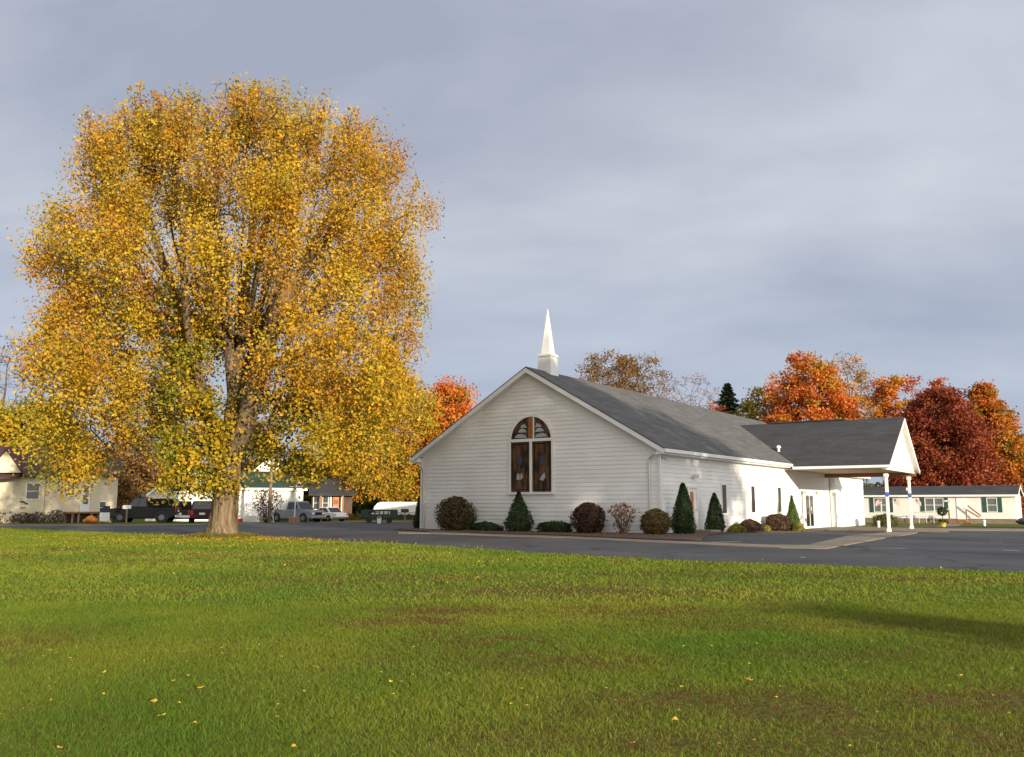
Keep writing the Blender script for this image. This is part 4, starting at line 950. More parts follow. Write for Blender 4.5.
def house_at(name, label, px, Y, cat='house'):
    q = atY(px, 504, Y); return thing(name, label, cat, (q[0], Y, float(gz(q[0], Y))), face(px))
# cream house on the left (local x = metres right of pixel 60, facing -y)
Yh = 68.0; s_ = Yh/F
h = house_at('house', 'cream clapboard house with maroon roof and white storm door on the far left', 60, Yh); hz0 = h.location.z
X = lambda px: (px-60)*s_*math.cos(face(60)); Z = lambda y, k=s_: HC+(504-y)*k-hz0
b = MB(); lapped(b, X(-70), X(44), .0, Z(477)); lapped(b, X(44)+.02, X(118), .0, Z(474), .35)
b.box(X(-70), X(44), .001, 7.5, 0, Z(477)); b.box(X(44)+.02, X(118), .352, 7.5, 0, Z(474)); b.build('wall', M['cream'], h)
r_ = gable_roof(h, X(-70), X(44), 0, 7.5, Z(477), Z(446), 'shingle_maroon')
gable_roof(h, X(44)+.45, X(118), .35, 7.5, Z(475), Z(455), 'shingle_maroon', over=.3)
b = MB(); b.prism([(X(-12), -.55, Z(474)), (X(4.5), -.55, Z(453)), (X(20.5), -.55, Z(474))], (0, 3.2, 0)); b.build('gable', M['cream'], h)
b = MB(); gx0, gx1, gxm = X(-15), X(23.5), X(4.5)
for gx in (gx0, gx1): b.prism([(gxm, -.85, Z(450.5)), (gx, -.85, Z(475)), (gx, 2.6, Z(475)), (gxm, 2.6, Z(450.5))], (0, 0, -.12))
b.build('gable_roof', M['shingle_maroon'], h)
b = MB(); b.prism([(X(-30), -1.3, Z(482)), (X(16), -1.3, Z(477.5)), (X(22), -.02, Z(473.7)), (X(-30), -.02, Z(473.7))], (0, 0, -.14)); b.build('porch_roof', M['shingle_maroon'], h)
sash(h, X(26.5), X(38.5), Z(499), Z(484), 0.0)
sash(h, X(67.5), X(73.5), Z(497.5), Z(488), .35, glass='blind', cross=False); sash(h, X(100.5), X(106.5), Z(513), Z(502), .35)
b = MB(); b.box(X(80.5), X(90), .29, .33, Z(511.5), Z(483.5)); d = b.build('door', mat('white_door', (.72, .78, .82), .4, .04, 3), h)
for z0, z1 in ((504, 495.2), (494.5, 485)):
    b = MB(); b.box(X(83), X(88.2), .272, .285, Z(z0), Z(z1)); b.build('door_pane', M['blind'] if z1 < 490 else M['pane'], d)
dk = MB(); dk.box(X(64), X(101), -1.3, .30, Z(513), Z(511.5)); deck = dk.build('deck', M['wood'], h)
for px in (66, 73, 79, 92, 99):
    b = MB(); b.box(X(px)-.07, X(px)+.07, -1.2, -1.06, 0, Z(513)-.004); b.build('deck_post', M['pole'], deck)
b = MB(); b.box(X(64)+.1, X(101)-.1, -.2, .2, .02, Z(514)); b.build('deck_skirt', M['barkdark'], deck)
def px_ground(px, Y): q = atY(px, 504, Y); return (q[0], Y, float(gz(q[0], Y)))
t = thing('lawn_sign', 'white upright yard board beside the storm door steps', 'sign', px_ground(105.5, 66.2), face(105))
b = MB(); b.box(-.33, .33, -.02, .02, .15, .78); b.build('board', M['trim'], t)
for xa in (-.28, .24): b = MB(); b.box(xa, xa+.04, .022, .06, -.05, .7); b.build('leg', M['pole'], t)
t = thing('garden_chair', 'dark garden chair against the cream house beside the white board', 'chair', px_ground(106, 67.2), R(10))
b = MB(); b.box(-.25, .25, -.25, .25, .68, .73); b.build('seat', M['black'], t); b = MB(); b.box(-.25, .25, .22, .26, .73, 1.25); b.build('backrest', M['black'], t)
for x in (-.22, .22):
    for y in (-.22, .22): b = MB(); b.tube([(x, y, 0), (x, y, .68)], .02, 6); b.build('leg', M['black'], t)
def pumpkin(label, px, Y, r):
    t = thing('pumpkin', label, 'pumpkin', px_ground(px, Y), 0, 'pumpkins by the deck of the cream house'); vs = []; n = 24; k = 9; fs = []
    for i in range(k):
        a = -math.pi/2+math.pi*i/(k-1)
        for j in range(n):
            th = 2*math.pi*j/n; rr = r*math.cos(a)*(1-.09*abs(math.sin(th*4))) + .01; vs.append((rr*math.cos(th), rr*math.sin(th), r*.78*(1+math.sin(a))))
    for i in range(k-1):
        for j in range(n): fs.append((i*n+j, i*n+(j+1) % n, (i+1)*n+(j+1) % n, (i+1)*n+j))
    b = MB(); b.add(vs, fs); b.build('fruit', M['pumpkin'], t, smooth=True); b = MB(); b.tube([(0, 0, r*1.5), (.03, 0, r*1.75), (.1, 0, r*1.9)], [.05, .04, .03], 6); b.build('stalk', M['pole'], t)
pumpkin('largest orange pumpkin, in the middle of the row in front of the deck', 91.5, 66.0, .36); pumpkin('small orange pumpkin at the left end of the row', 86.8, 66.0, .22); pumpkin('mid-sized orange pumpkin at the right end of the row', 95.3, 65.9, .26)
SCRUB = [(3, (0.10, 0.07, 0.045)), (2, (0.07, 0.06, 0.03)), (1, (0.14, 0.09, 0.06))]
for px, wd, H, lab in ((4, 1.5, .95, 'bristly grey brown bush at the left picture edge'), (24, 1.0, .75, 'low brown bush under the window of the cream house'), (40, 1.1, .8, 'dark wiry bush at the step in the cream house wall'), (57, .8, .95, 'pointed dry bush left of the deck')):
    q = px_ground(px, 66.6); shrub('shrub', lab, q, 0, wd, H, MOUND, SCRUB, 700, .12, group='bushes before the cream house', bias=.5, inner=.3, needle=False, stems=9)
t = thing('wall_ornament', 'small black scroll ornament on the cream house wall', 'ornament', (h.location.x+X(25)*math.cos(face(60)), Yh+X(25)*math.sin(face(60))-.08, hz0+Z(503.5)), face(60)); b = MB()
b.tube([(-.25, 0, .12), (-.05, -.02, .16), (.1, -.02, .04), (.28, 0, -.04)], .05, 6); b.tube([(-.2, 0, -.32), (.15, -.02, -.3)], .03, 6); b.build('scroll', M['black'], t)

# garage row in the middle left
def shed(label, pxl, pxr, Y, yeave, yridge, depth, m, along='x', name='garage', cat='garage', base=0.0):
    c = (pxl+pxr)/2; q = atY(c, 504, Y); g = float(gz(q[0], Y)); k = Y/F; hw = (pxr-pxl)/2*k*math.cos(face(c))
    t = thing(name, label, cat, (q[0], Y, g), face(c)); zE = HC+(504-yeave)*k-g; zR = HC+(504-yridge)*k-g; b = MB()
    lapped(b, -hw, hw, 0, zE); b.box(-hw, hw, .001, depth, 0, zE)
    if along == 'y': b.prism([(-hw, .0, zE), (hw, .0, zE), (0, .0, zR-.12)], (0, depth, 0))
    else:
        for xs_ in (-hw, hw-.04): b.prism([(xs_, 0.0, zE), (xs_, depth, zE), (xs_, depth/2, zR-.12)], (.04, 0, 0))
    b.build('wall', M['whitewall'], t); rr = gable_roof(t, -hw, hw, 0, depth, zE, zR, m, along); b = MB()
    if along == 'x': b.box(-hw-.36, hw+.36, -.42, -.352, zE-.22, zE+.02)
    else:
        for sg in (-1, 1): b.prism([(0, -.38, zR-.02), (sg*(hw+.35), -.38, zE-.02), (sg*(hw+.35), -.38, zE-.24), (0, -.38, zR-.24)], (0, .025, 0))
    b.build('fascia', M['trim'], rr); return t, hw, zE, zR
g1, hw, zE, zR = shed('white garage with dark green roof behind the silver pickup', 235, 303, 86, 488.5, 470.5, 7.5, 'shingle_green')
b = MB(); b.box(-hw+.9, -hw+3.6, -.03, -.017, .02, 2.2); gd = b.build('garage_door', M['trim'], g1)
b = MB()
for z in (.55, 1.1, 1.65): b.box(-hw+.92, -hw+3.58, -.036, -.0305, z-.015, z+.015)
b.build('door_seam', M['alu'], gd)
b = MB(); b.cbox((-hw+.35, -.08, 2.35), (.14, .14, .24)); b.build('wall_lamp', M['black'], g1); b = MB(); b.cbox((hw-.35, -.08, 2.35), (.14, .14, .24)); b.build('wall_lamp', M['black'], g1)
shed('white house gable rising behind the green garage roof', 250, 288, 97, 476, 456.5, 8, 'shingle_green', 'y', name='house', cat='house')
g2, hw2, zE2, _ = shed('long white garage with thin green roof left of the big trunk', 170, 226, 90, 491.5, 485.5, 6, 'shingle_green')
b = MB(); b.box(-hw2+.6, hw2-1.2, -.03, -.017, .02, 2.1); b.build('garage_door', M['trim'], g2)
shed('small white gabled shed beside the black pickup', 146, 167, 88, 497, 486.5, 4.5, 'shingle_green', 'y', name='shed', cat='shed')
shed('white house with steep gable behind the long garage', 178, 208, 102, 484, 469, 9, 'shingle_green', 'y', name='house', cat='house')
# brown house with orange door in the shade
Yb = 100.0; hb = house_at('house', 'dark brown house with orange door and white porch posts in tree shade', 331, Yb); kb = Yb/F; hbz = hb.location.z
ZB = lambda y: HC+(504-y)*kb-hbz; XB = lambda px: (px-331)*kb*math.cos(face(331))
b = MB(); lapped(b, XB(312), XB(352), 0, ZB(494)); b.box(XB(312), XB(352), .001, 7, 0, ZB(494)); b.build('wall', M['darkwall'], hb)
gable_roof(hb, XB(312), XB(352), -.6, 7, ZB(495), ZB(478), 'shingle_dark')
b = MB(); b.box(XB(333), XB(339.5), -.06, -.02, ZB(513), ZB(497)); d = b.build('door', M['orange'], hb)
b = MB(); b.cbox((XB(336), -.08, ZB(502)), (.5, .05, .5)); b.build('door_wreath', M['rust'], d)
for a in (330.6, 341): b = MB(); b.box(XB(a)-.1, XB(a)+.1, -.08, -.02, ZB(513), ZB(496)); b.build('door_trim', M['trim'], hb)
sash(hb, XB(323), XB(328), ZB(509), ZB(497), 0.0); sash(hb, XB(314), XB(319), ZB(509), ZB(497), 0.0)
for a in (321, 342.5): b = MB(); b.box(XB(a)-.09, XB(a)+.09, -1.0, -.82, 0, ZB(495)-.12); b.build('porch_post', M['wood'], hb)
q = px_ground(347, 97); shrub('shrub', 'rusty orange low bush by the brown house', q, 0, 1.0, .75, MOUND, [(2, (.30, .13, .04)), (1, (.2, .12, .04))], 700, .16, needle=False)
# white covered trailer beyond, green slatted trailer, mailboxes
Yw = 98.0; q = px_ground(396, Yw); t = thing('travel_trailer', 'long low white trailer with tapered left end beyond the green slatted trailer', 'trailer', q, face(396)); kw_ = Yw/F; zw = q[2]
ZW = lambda y: HC+(504-y)*kw_-zw
b = MB(); pr_ = [(-2.45, ZW(511)), (-2.35, ZW(507)), (-2.0, ZW(503.2)), (-1.6, ZW(502)), (2.45, ZW(502)), (2.5, ZW(512.5)), (-1.7, ZW(512.5))]
b.prism([(x, -1.0, z) for x, z in pr_], (0, 2.0, 0)); b.build('body', M['whitewall'], t, bevel=.05)
for x in (.6, 1.4): b = MB(); b.tube([(x, -.98, .32), (x, -.76, .32)], .32, 14); b.build('wheel', M['rubber'], t)
b = MB(); b.box(-2.6, 2.5, -.9, .9, ZW(514.5), ZW(512.4)-.003); b.build('chassis', M['alu'], t)
Yc = 82.0; q = px_ground(379.5, Yc); t = thing('utility_trailer', 'dark green slatted utility trailer parked on the far verge', 'trailer', q, face(380)); kc = Yc/F; zc = q[2]; ZC = lambda y: HC+(504-y)*kc-zc
b = MB(); b.box(-1.65, 1.65, -.8, .8, ZC(517.6), ZC(516)); b.build('bed', M['greenpaint'], t)
b = MB()
for y in (-.82, .78):
    b.box(-1.65, 1.65, y, y+.04, ZC(511.2), ZC(509.5)); b.box(-1.65, 1.65, y, y+.04, ZC(515), ZC(514))
    for x in np.linspace(-1.6, 1.6, 9): b.box(x-.05, x+.05, y-.01, y+.05, ZC(517), ZC(509.6))
b.build('side_rail', M['greenpaint'], t)
for xa in (-1.66, .95): b = MB(); b.box(xa, xa+.71, -.85, -.825, ZC(517), ZC(511.2)); b.build('side_panel', M['greenpaint'], t)
for x in (-.9, .9): b = MB(); b.tube([(x, -.78, .28), (x, -.58, .28)], .28, 14); b.build('wheel', M['rubber'], t)
t = thing('bucket', 'white bucket on the grass before the green slatted trailer', 'bucket', px_ground(379.5, 79.5)); b = MB(); b.lathe([(.15, 0), (.19, .42), (.205, .43), (.205, .46), (.15, .46)], 14); b.build('pail', M['trim'], t)
b = MB(); b.tube([(-.19, 0, .4), (-.12, 0, .62), (.12, 0, .62), (.19, 0, .4)], .015, 5); b.build('handle', M['alu'], t)
def mailbox(label, px, Y, zt, col, sz, rz):
    t = thing('mailbox', label, 'mailbox', px_ground(px, Y), rz); b = MB(); b.box(-.05, .05, -.05, .05, -.05, zt); b.build('post', M['pole'], t)
    b = MB(); a = [(-sz*.45, zt+.01)] + [(sz*.45*math.cos(v_), zt+.01+sz*.5+sz*.45*math.sin(v_)) for v_ in np.linspace(math.pi, 0, 9)] + [(sz*.45, zt+.01)]
    b.prism([(-sz, x, z) for x, z in a], (2*sz, 0, 0)); bx = b.build('box', M[col], t)
    b = MB(); b.box(-sz*.2, sz*.3, -sz*.45-.02, -sz*.45-.005, zt+sz*.5, zt+sz*.6); b.build('signal_flag', M['red'], t)
mailbox('white mailbox on a wooden post before the black pickup', 127.3, 64.5, 1.05, 'trim', .27, R(8)); mailbox('black mailbox on a post near the church corner', 405, 82, .95, 'black', .33, R(-15))
t = thing('crate', 'small red box at the foot of the white garage', 'box', px_ground(240, 84)); b = MB(); b.box(-.28, .28, -.2, .2, 0, .28); b.build('box', M['red'], t, bevel=.02); b = MB(); b.box(-.3, .3, -.22, .22, .282, .33); b.build('lid', M['red'], t)
t = thing('planter', 'grey box planter against the white garage door', 'planter', px_ground(255, 85)); b = MB(); b.box(-.55, .55, -.35, .35, 0, .62); b.build('box', M['alu'], t, bevel=.02)
# utility pole, flagpole on a brick planter, red-leaved shrub
t = thing('utility_pole', 'weathered wooden utility pole beside the red-leaved shrub', 'pole', px_ground(269.5, 77)); b = MB(); b.tube([(0, 0, -.2), (.16, 0, 11.2)], [.15, .10], 10); b.build('pole', M['pole'], t, smooth=True)
b = MB(); b.box(-.9, 1.1, -.06, .06, 10.4, 10.55); b.build('crossarm', M['pole'], t)
for x in (-.8, -.3, .5, 1.0): b = MB(); b.lathe([(.04, 0), (.06, .05), (.03, .12)], 8, (x, 0, 10.551)); b.build('insulator', M['alu'], t)
t = thing('flagpole', 'thin white flagpole with small crossbar rising from a brick base', 'flagpole', px_ground(295, 76)); b = MB(); b.tube([(0, 0, .5), (.05, 0, 4.4)], [.045, .03], 8); b.build('pole', M['trim'], t); b = MB(); b.tube([(-.5, 0, 3.1), (.62, 0, 3.1)], .025, 6); b.build('crossbar', M['trim'], t)
b = MB(); b.box(-.42, .42, -.35, .35, -.02, .52); b.build('brick_base', M['brick'], t, bevel=.015)
f = thing('flag', 'faded striped flag hanging limp from the thin white flagpole', 'flag', (px_ground(295, 76)[0]+.08, 75.97, 3.95)); c = flag_cloth(.38, .85, f, down=.5)
q = px_ground(267, 79.5); shrub('shrub', 'tall dark red-leaved shrub at the white garage corner', q, 0, 1.35, 2.9, lambda z: .35+.65*min(1, z*1.7) if z < .75 else math.sqrt(max(0.02, 1-((z-.6)/.42)**2)), [(3, (.14, .05, .04)), (2, (.09, .035, .03)), (1, (.2, .09, .06))], 1500, .17, needle=False, bias=.3, inner=.2, stems=9)
t = thing('stump_post', 'short grey stone post at the verge by the red-leaved shrub', 'post', px_ground(262, 76.5)); b = MB(); b.lathe([(.12, 0), (.11, .6), (.06, .72)], 8); b.build('post', M['concrete'], t)
# ================================================================== MOBILE HOME on the right (long side parallel to the church front)
q0 = atY(1016, 504, 77); mh = thing('mobile_home', 'long white mobile home with green shutters and low dark roof', 'mobile home', (q0[0], 77, -.30), CHROT)
MHN = np.array([q0[0], 77.0])
def mx_(px): # local x (<0 to the left) on the long side
    r = ray(px, 504); nrm = -U; k = (MHN@nrm)/(r[:2]@nrm); return (k*r[:2]-MHN)@V, k
def mz(px, y): x, k = mx_(px); return HC+(504-y)*k/F+.30
ML = mx_(855)[0]; b = MB(); lapped(b, ML, 0, .42, mz(950, 495)); b.box(ML, 0, .001, 5.0, .42, mz(950, 495)); 
zt_ = mz(950, 495); b.prism([(-.04, 0, zt_), (-.04, 5.0, zt_), (-.04, 2.5, zt_+.62)], (.04, 0, 0)); b.prism([(ML, 0, zt_), (ML, 5.0, zt_), (ML, 2.5, zt_+.62)], (.04, 0, 0)); b.build('wall', M['whitewall'], mh)
b = MB(); b.box(ML+.1, -.1, .08, 4.9, -.1, .42); b.build('skirting', M['concrete'], mh)
rr = gable_roof(mh, ML, 0, 0, 5.0, zt_+.0, zt_+.85, 'shingle_dark', over=.22)
b = MB(); b.box(ML-.2, .22, -.29, -.225, zt_-.16, zt_+.01)
for ye in (-.22, 5.22): b.prism([(.225, 2.5, zt_+.84), (.225, ye, zt_), (.225, ye, zt_-.18), (.225, 2.5, zt_+.66)], (.03, 0, 0))
b.build('fascia', M['trim'], rr)
b = MB(); b.lathe([(.06, 0), (.06, .3), (.1, .32), (.1, .38)], 8, (mx_(905)[0], 1.2, zt_+.3)); b.build('vent_pipe', M['trim'], rr)
for pa, pb in ((874.5, 888), (925.5, 943), (987.5, 996.5)):
    sash(mh, mx_(pa)[0], mx_(pb)[0], mz((pa+pb)/2, 511.5), mz((pa+pb)/2, 498.5), 0.0, glass='blind', shutters=True, mull=1 if pb-pa > 12 else 0)
b = MB(); b.box(mx_(956.5)[0], mx_(966.5)[0], -.05, -.017, mz(960, 519), mz(960, 498)); d = b.build('door', M['trim'], mh)
b = MB(); b.box(mx_(964.5)[0], mx_(965.5)[0], -.1, -.05, mz(960, 509), mz(960, 508)); b.build('door_handle', M['alu'], d)
x0, x1 = mx_(950.5)[0], mx_(968)[0]; zd = mz(960, 519.3)
b = MB(); b.box(x0, x1, -1.6, -.06, zd-.09, zd-.005); b.box(x0+.03, x1-.03, -1.55, -.1, .03, zd-.091); dk = b.build('deck', M['wood'], mh)
for k in range(3): b = MB(); b.box(x1+.02+.28*k, x1+.30+.28*k, -1.5, -.4, zd-.13-.12*(k+1), zd-.09-.12*(k+1)+.03); b.build('step', M['wood'], dk)
for x in (x0+.05, x0+.8, x1-.05): b = MB(); b.box(x-.05, x+.05, -1.58, -1.48, 0, zd+.85 if x < x0+.1 else zd-.092); b.build('deck_post', M['wood'], dk)
b = MB(); b.box(x1-.05, x1+.05, -1.58, -1.48, zd, zd+.85); b.prism([(x1, -1.56, zd+.95), (x1+1.0, -1.56, .62), (x1+1.0, -1.56, .5), (x1, -1.56, zd+.8)], (0, .06, 0)); b.prism([(x1, -.5, zd+1.3), (x1+1.0, -.5, .75), (x1+1.0, -.5, .6), (x1, -.5, zd+1.15)], (0, .06, 0)); b.build('handrail', M['wood'], dk)
b = MB(); xr = mx_(914)[0]
for dz in (.5, .95):
    b.tube([(x0, -1.5, zd+dz-.05), (xr, -1.5, .05+dz*.9)], .03, 6)
for k in np.linspace(0, 1, 6): xx = x0+(xr-x0)*k; b.tube([(xx, -1.5, 0), (xx, -1.5, zd*(1-k)+.9)], .025, 6)
b.build('ramp_railing', M['alu'], dk)
b = MB(); b.prism([(x0, -1.45, zd-.09), (xr, -1.45, .02), (xr, -1.45, -.05), (x0, -1.45, zd-.2)], (0, 1.2, 0)); b.build('ramp', M['wood'], dk)
b = MB(); b.cbox((mx_(947.5)[0], -.05, mz(947, 501)), (.5, .05, .16)); b.build('house_plaque', M['alu'], mh)
b = MB(); b.cbox((.05, .5, 1.2), (.1, .3, .45)); b.build('meter_box', M['alu'], mh)
lawn_r = [G(860, 527.3), G(935, 527.0), G(942, 523.4), G(860, 522.5)]
sheet('front_lawn', [G(862, 526.8), G(934, 526.6), G(948, 521.5), G(862, 521.2)], .012, M['lawn']); sheet('front_lawn', [G(958, 526.5), G(1080, 527.4), G(1080, 521.0), G(972, 521.4)], .012, M['lawn'])
sheet('path', [G(936, 526.6), G(957, 526.5), G(969, 521.5), G(951, 521.6)], .010, M['concrete'])
q = px_ground(884, 69); shrub('hedge', 'small clipped green hedge before the mobile home, left of the posts', q, CHROT, .9, .85, BOXD, MGREEN, 1500, .12, cat='hedge', sy=.5)
def stake(label, px, Y):
    t = thing('yard_post', label, 'post', px_ground(px, Y)); b = MB(); b.lathe([(.09, 0), (.09, .38), (.13, .40), (.11, .46), (.02, .5)], 10); b.build('post', M['trim'], t)
stake('short white post before the hedge at the porch', 877.5, 66); stake('short white post on the lawn of the mobile home', 983, 70)
t = thing('potted_topiary', 'round green topiary on a stem in a yellow pot by the ramp', 'potted plant', px_ground(941.5, 68)); b = MB(); b.lathe([(.17, 0), (.24, .3), (.26, .32), (.24, .34)], 14); b.build('pot', mat('yellow_pot', (.6, .42, .04), .5, .1, 4), t)
b = MB(); b.tube([(0, 0, .3), (0, 0, 1.0)], .03, 6); b.build('stem', M['barkdark'], t)
P = RNG.normal(size=(900, 3)); P /= np.linalg.norm(P, axis=1)[:, None]; P2 = P*.34*RNG.uniform(.7, 1.05, (900, 1))+np.array([0, 0, 1.15])
P3 = RNG.normal(size=(500, 3))*np.array([.17, .17, .07])+np.array([0, 0, .42]); PP = np.vstack([P2, P3]); link('foliage', raw_mesh('foliage', leaf_faces(PP, .1, None, .6), 4, pick(DGREEN+MGREEN, len(PP)), M['needle']), t)
w = thing('utility_wire', 'thin overhead wire crossing the sky at the right edge', 'wire', atY(1003, 424, 100)); b = MB(); b.tube([(0, 0, 0), (6, -2, -.25), (12, -4, -.3), (20, -7, .1)], .018, 5); b.tube([(0, 0, 0), (-14, 6, .3)], .018, 5); b.build('wire', M['black'], w)

# ================================================================== VEHICLES
M['rim'] = mat('rim_metal', (.22, .22, .23), .35, .1, 4, metal=.6)
def carpaint(name, c, rough=.25): return mat(name, c, rough, .08, 1.0, spec=.3)
M['paint_black'] = carpaint('black_car_paint', (.012, .012, .014)); M['paint_maroon'] = carpaint('maroon_car_paint', (.028, .008, .012)); M['paint_silver'] = carpaint('silver_blue_paint', (.22, .23, .25), .3); M['paint_white'] = carpaint('white_car_paint', (.75, .75, .74)); M['paint_navy'] = carpaint('dark_purple_paint', (.02, .016, .05))
M['carglass'] = mat('car_glass', (.012, .014, .016), .05, .2, 1, spec=.8)
def vehicle(label, cat, name, loc, rz, paint, kind, L, Wd, H):
    """+x forward; kinds: pickup, suv, sedan"""
    t = thing(name, label, cat, loc, rz); hw = Wd/2; P_ = M[paint]; wr = H*.205; gb = .30
    belt = H*.60
    if kind == 'pickup': cab = (L*.02, L*.27); low = [(-L/2, gb+.25), (-L/2, belt-.02), (-.02*L, belt), (L*.27, belt), (L*.30, belt-.01), (L*.47, belt-.10), (L/2, belt-.24), (L/2, gb+.12), (L*.4, gb), (-L*.42, gb)]
    elif kind == 'suv': low = [(-L/2, gb+.2), (-L/2+.02, belt), (L*.2, belt), (L*.46, belt-.10), (L/2, belt-.24), (L/2, gb+.1), (L*.42, gb), (-L*.43, gb)]
    else: low = [(-L/2, gb+.2), (-L/2+.04, belt-.02), (-L*.33, belt+.02), (L*.17, belt), (L*.45, belt-.14), (L/2, belt-.26), (L/2, gb+.02), (L*.42, gb-.06), (-L*.44, gb-.06)]
    b = MB(); b.prism([(x, -hw, z) for x, z in low], (0, Wd, 0)); b.build('body', P_, t, bevel=.06)
    if kind == 'pickup': cx = [(-L*.09, belt-.02), (-L*.075, H), (L*.13, H), (L*.24, belt-.02)]
    elif kind == 'suv': cx = [(-L/2+.06, belt-.02), (-L/2+.35, H), (L*.10, H), (L*.22, belt-.02)]
    else: cx = [(-L*.34, belt-.0), (-L*.17, H), (L*.04, H), (L*.2, belt-.02)]
    ti = .16
    def prof(y, ins, s=1.0): return [(x, y*(hw-.04-(ins if z > belt+.1 else 0)), z) for x, z in cx]
    b = MB(); A = prof(-1, ti); B = prof(1, ti); b.add(A+B, [(0, 1, 2, 3), (7, 6, 5, 4), (1, 5, 6, 2), (0, 4, 5, 1), (2, 6, 7, 3), (3, 7, 4, 0)]); b.build('cabin', P_, t, bevel=.04)
    zl, zh = belt+.06, H-.10; lerp = lambda a, c, z: a[0]+(c[0]-a[0])*(z-a[1])/(c[1]-a[1])
    yo = lambda z: hw-.04-ti*np.clip((z-belt+.02)/(H-belt+.02), 0, 1)+.012
    for s in (-1, 1):
        xs_ = [lerp(cx[0], cx[1], zl)+.10, lerp(cx[3], cx[2], zl)-.12, lerp(cx[3], cx[2], zh)-.10, lerp(cx[0], cx[1], zh)+.10]
        nb_ = 1 if kind == 'pickup' and L < 5 else 2
        for k in range(nb_):
            f0, f1 = k/nb_, (k+1)/nb_; g_ = .03
            lo = lambda f: xs_[0]+(xs_[1]-xs_[0])*f; hi = lambda f: xs_[3]+(xs_[2]-xs_[3])*f
            b = MB(); q = [(lo(f0)+g_, s*yo(zl), zl), (lo(f1)-g_, s*yo(zl), zl), (hi(f1)-g_, s*yo(zh), zh), (hi(f0)+g_, s*yo(zh), zh)]; b.prism(q, (0, s*.008, 0)); b.build('side_window', M['carglass'], t)
    wy = hw-.04-.10
    def slant(i0, i1, nm, off):
        a0, a1 = cx[i0], cx[i1]; za, zb = belt+.06, H-.08; xa, xb = lerp(a0, a1, za)+off, lerp(a0, a1, zb)+off
        b = MB(); b.prism([(xa, -(yo(za)-.12), za), (xa, yo(za)-.12, za), (xb, yo(zb)-.12, zb), (xb, -(yo(zb)-.12), zb)], (off*.6, 0, 0)); b.build(nm, M['carglass'], t)
    slant(3, 2, 'windshield', .02); slant(0, 1, 'rear_window', -.02)
    for fx in (L*.315, -L*.30):
        for s in (-1, 1):
            b = MB(); b.tube([(fx, s*(hw-.02), wr*1.02), (fx, s*(hw+.012), wr*1.02)], wr*1.22, 20); b.build('wheel_arch', M['black'], t)
            b = MB(); b.tube([(fx, s*(hw-.2), wr), (fx, s*(hw+.03), wr)], wr, 20); w = b.build('wheel', M['rubber'], t)
            b = MB(); b.tube([(fx, s*(hw+.031), wr), (fx, s*(hw+.045), wr)], wr*.55, 14); b.build('rim', M['rim'], w)
    for s in (-1, 1):
        b = MB(); b.cbox((L/2-.02, s*(hw-.28), belt-.36), (.1, .38, .18)); b.build('headlight', M['lamp'], t, bevel=.02)
        b = MB(); zt = belt-.22; b.cbox((-L/2+.03, s*(hw-.14), zt), (.10, .2, .34 if kind != 'sedan' else .18)); b.build('tail_light', M['red'], t, bevel=.02)
        b = MB(); b.cbox((cx[3][0]-.18, s*(hw+.08), belt+.10), (.1, .2, .16)); b.build('side_mirror', P_, t, bevel=.02)
    b = MB(); b.cbox((L/2+.02, 0, gb+.16), (.14, Wd*.96, .2)); b.build('bumper', M['chrome'] if kind == 'pickup' else P_, t, bevel=.03)
    b = MB(); b.cbox((-L/2-.03, 0, gb+.2), (.16, Wd*.96, .2)); b.build('bumper', M['chrome'] if kind == 'pickup' else P_, t, bevel=.03)
    b = MB(); b.cbox((L/2+.006, 0, belt-.36), (.05, Wd*.48, .24)); gr = b.build('grille', M['black'], t, bevel=.01)
    b = MB(); b.cbox((-L/2-.012, 0, belt-.30), (.03, .42, .16)); b.build('licence_plate', M['lamp'], t)
    return t
v1 = vehicle('black pickup with covered bed parked nose left at the cream house', 'pickup truck', 'pickup_truck', px_ground(145.5, 70.0), R(187), 'paint_black', 'pickup', 5.0, 1.9, 1.95)
b = MB(); b.prism([(-2.45, -.85, 1.16), (-2.3, -.72, 1.84), (-.5, -.72, 1.84), (-.4, -.85, 1.16)], (0, 1.65, 0)); cap = b.build('bed_cap', M['paint_black'], v1, bevel=.04)
b = MB(); b.prism([(-2.1, .815, 1.28), (-.65, .815, 1.28), (-.75, .815, 1.7), (-2.0, .815, 1.7)], (0, .012, 0)); b.build('cap_window', M['carglass'], cap)
b = MB(); b.prism([(-2.1, -.865, 1.28), (-.65, -.865, 1.28), (-.75, -.865, 1.7), (-2.0, -.865, 1.7)], (0, .012, 0)); b.build('cap_window', M['carglass'], cap)
b = MB()
for y in (-.55, -.2, .2, .55): b.tube([(.15, y, 2.06), (.3, y, 2.06)], .12, 10)
b.box(.1, .16, -.75, .75, 1.93, 1.97); b.build('roof_lights', M['black'], v1)
vehicle('dark maroon-black pickup seen from behind between the black pickup and the maroon wagon', 'pickup truck', 'pickup_truck', px_ground(181.5, 73), R(106), 'paint_black', 'pickup', 4.9, 1.85, 1.72)
vehicle('maroon sport utility car seen from behind, left of the big trunk', 'car', 'parked_car', px_ground(203, 73), R(108), 'paint_maroon', 'suv', 4.6, 1.8, 1.75)
vehicle('silver blue pickup parked nose right before the white garage', 'pickup truck', 'pickup_truck', px_ground(297, 86), R(-30), 'paint_silver', 'pickup', 5.5, 1.95, 1.95)
vehicle('white sedan showing its red tail lights right of the silver pickup', 'car', 'parked_car', px_ground(327, 90), R(140), 'paint_white', 'sedan', 4.5, 1.75, 1.42)
vehicle('dark purple car cut off by the right picture edge', 'car', 'parked_car', px_ground(1054, 63), R(172), 'paint_navy', 'sedan', 4.4, 1.75, 1.42)

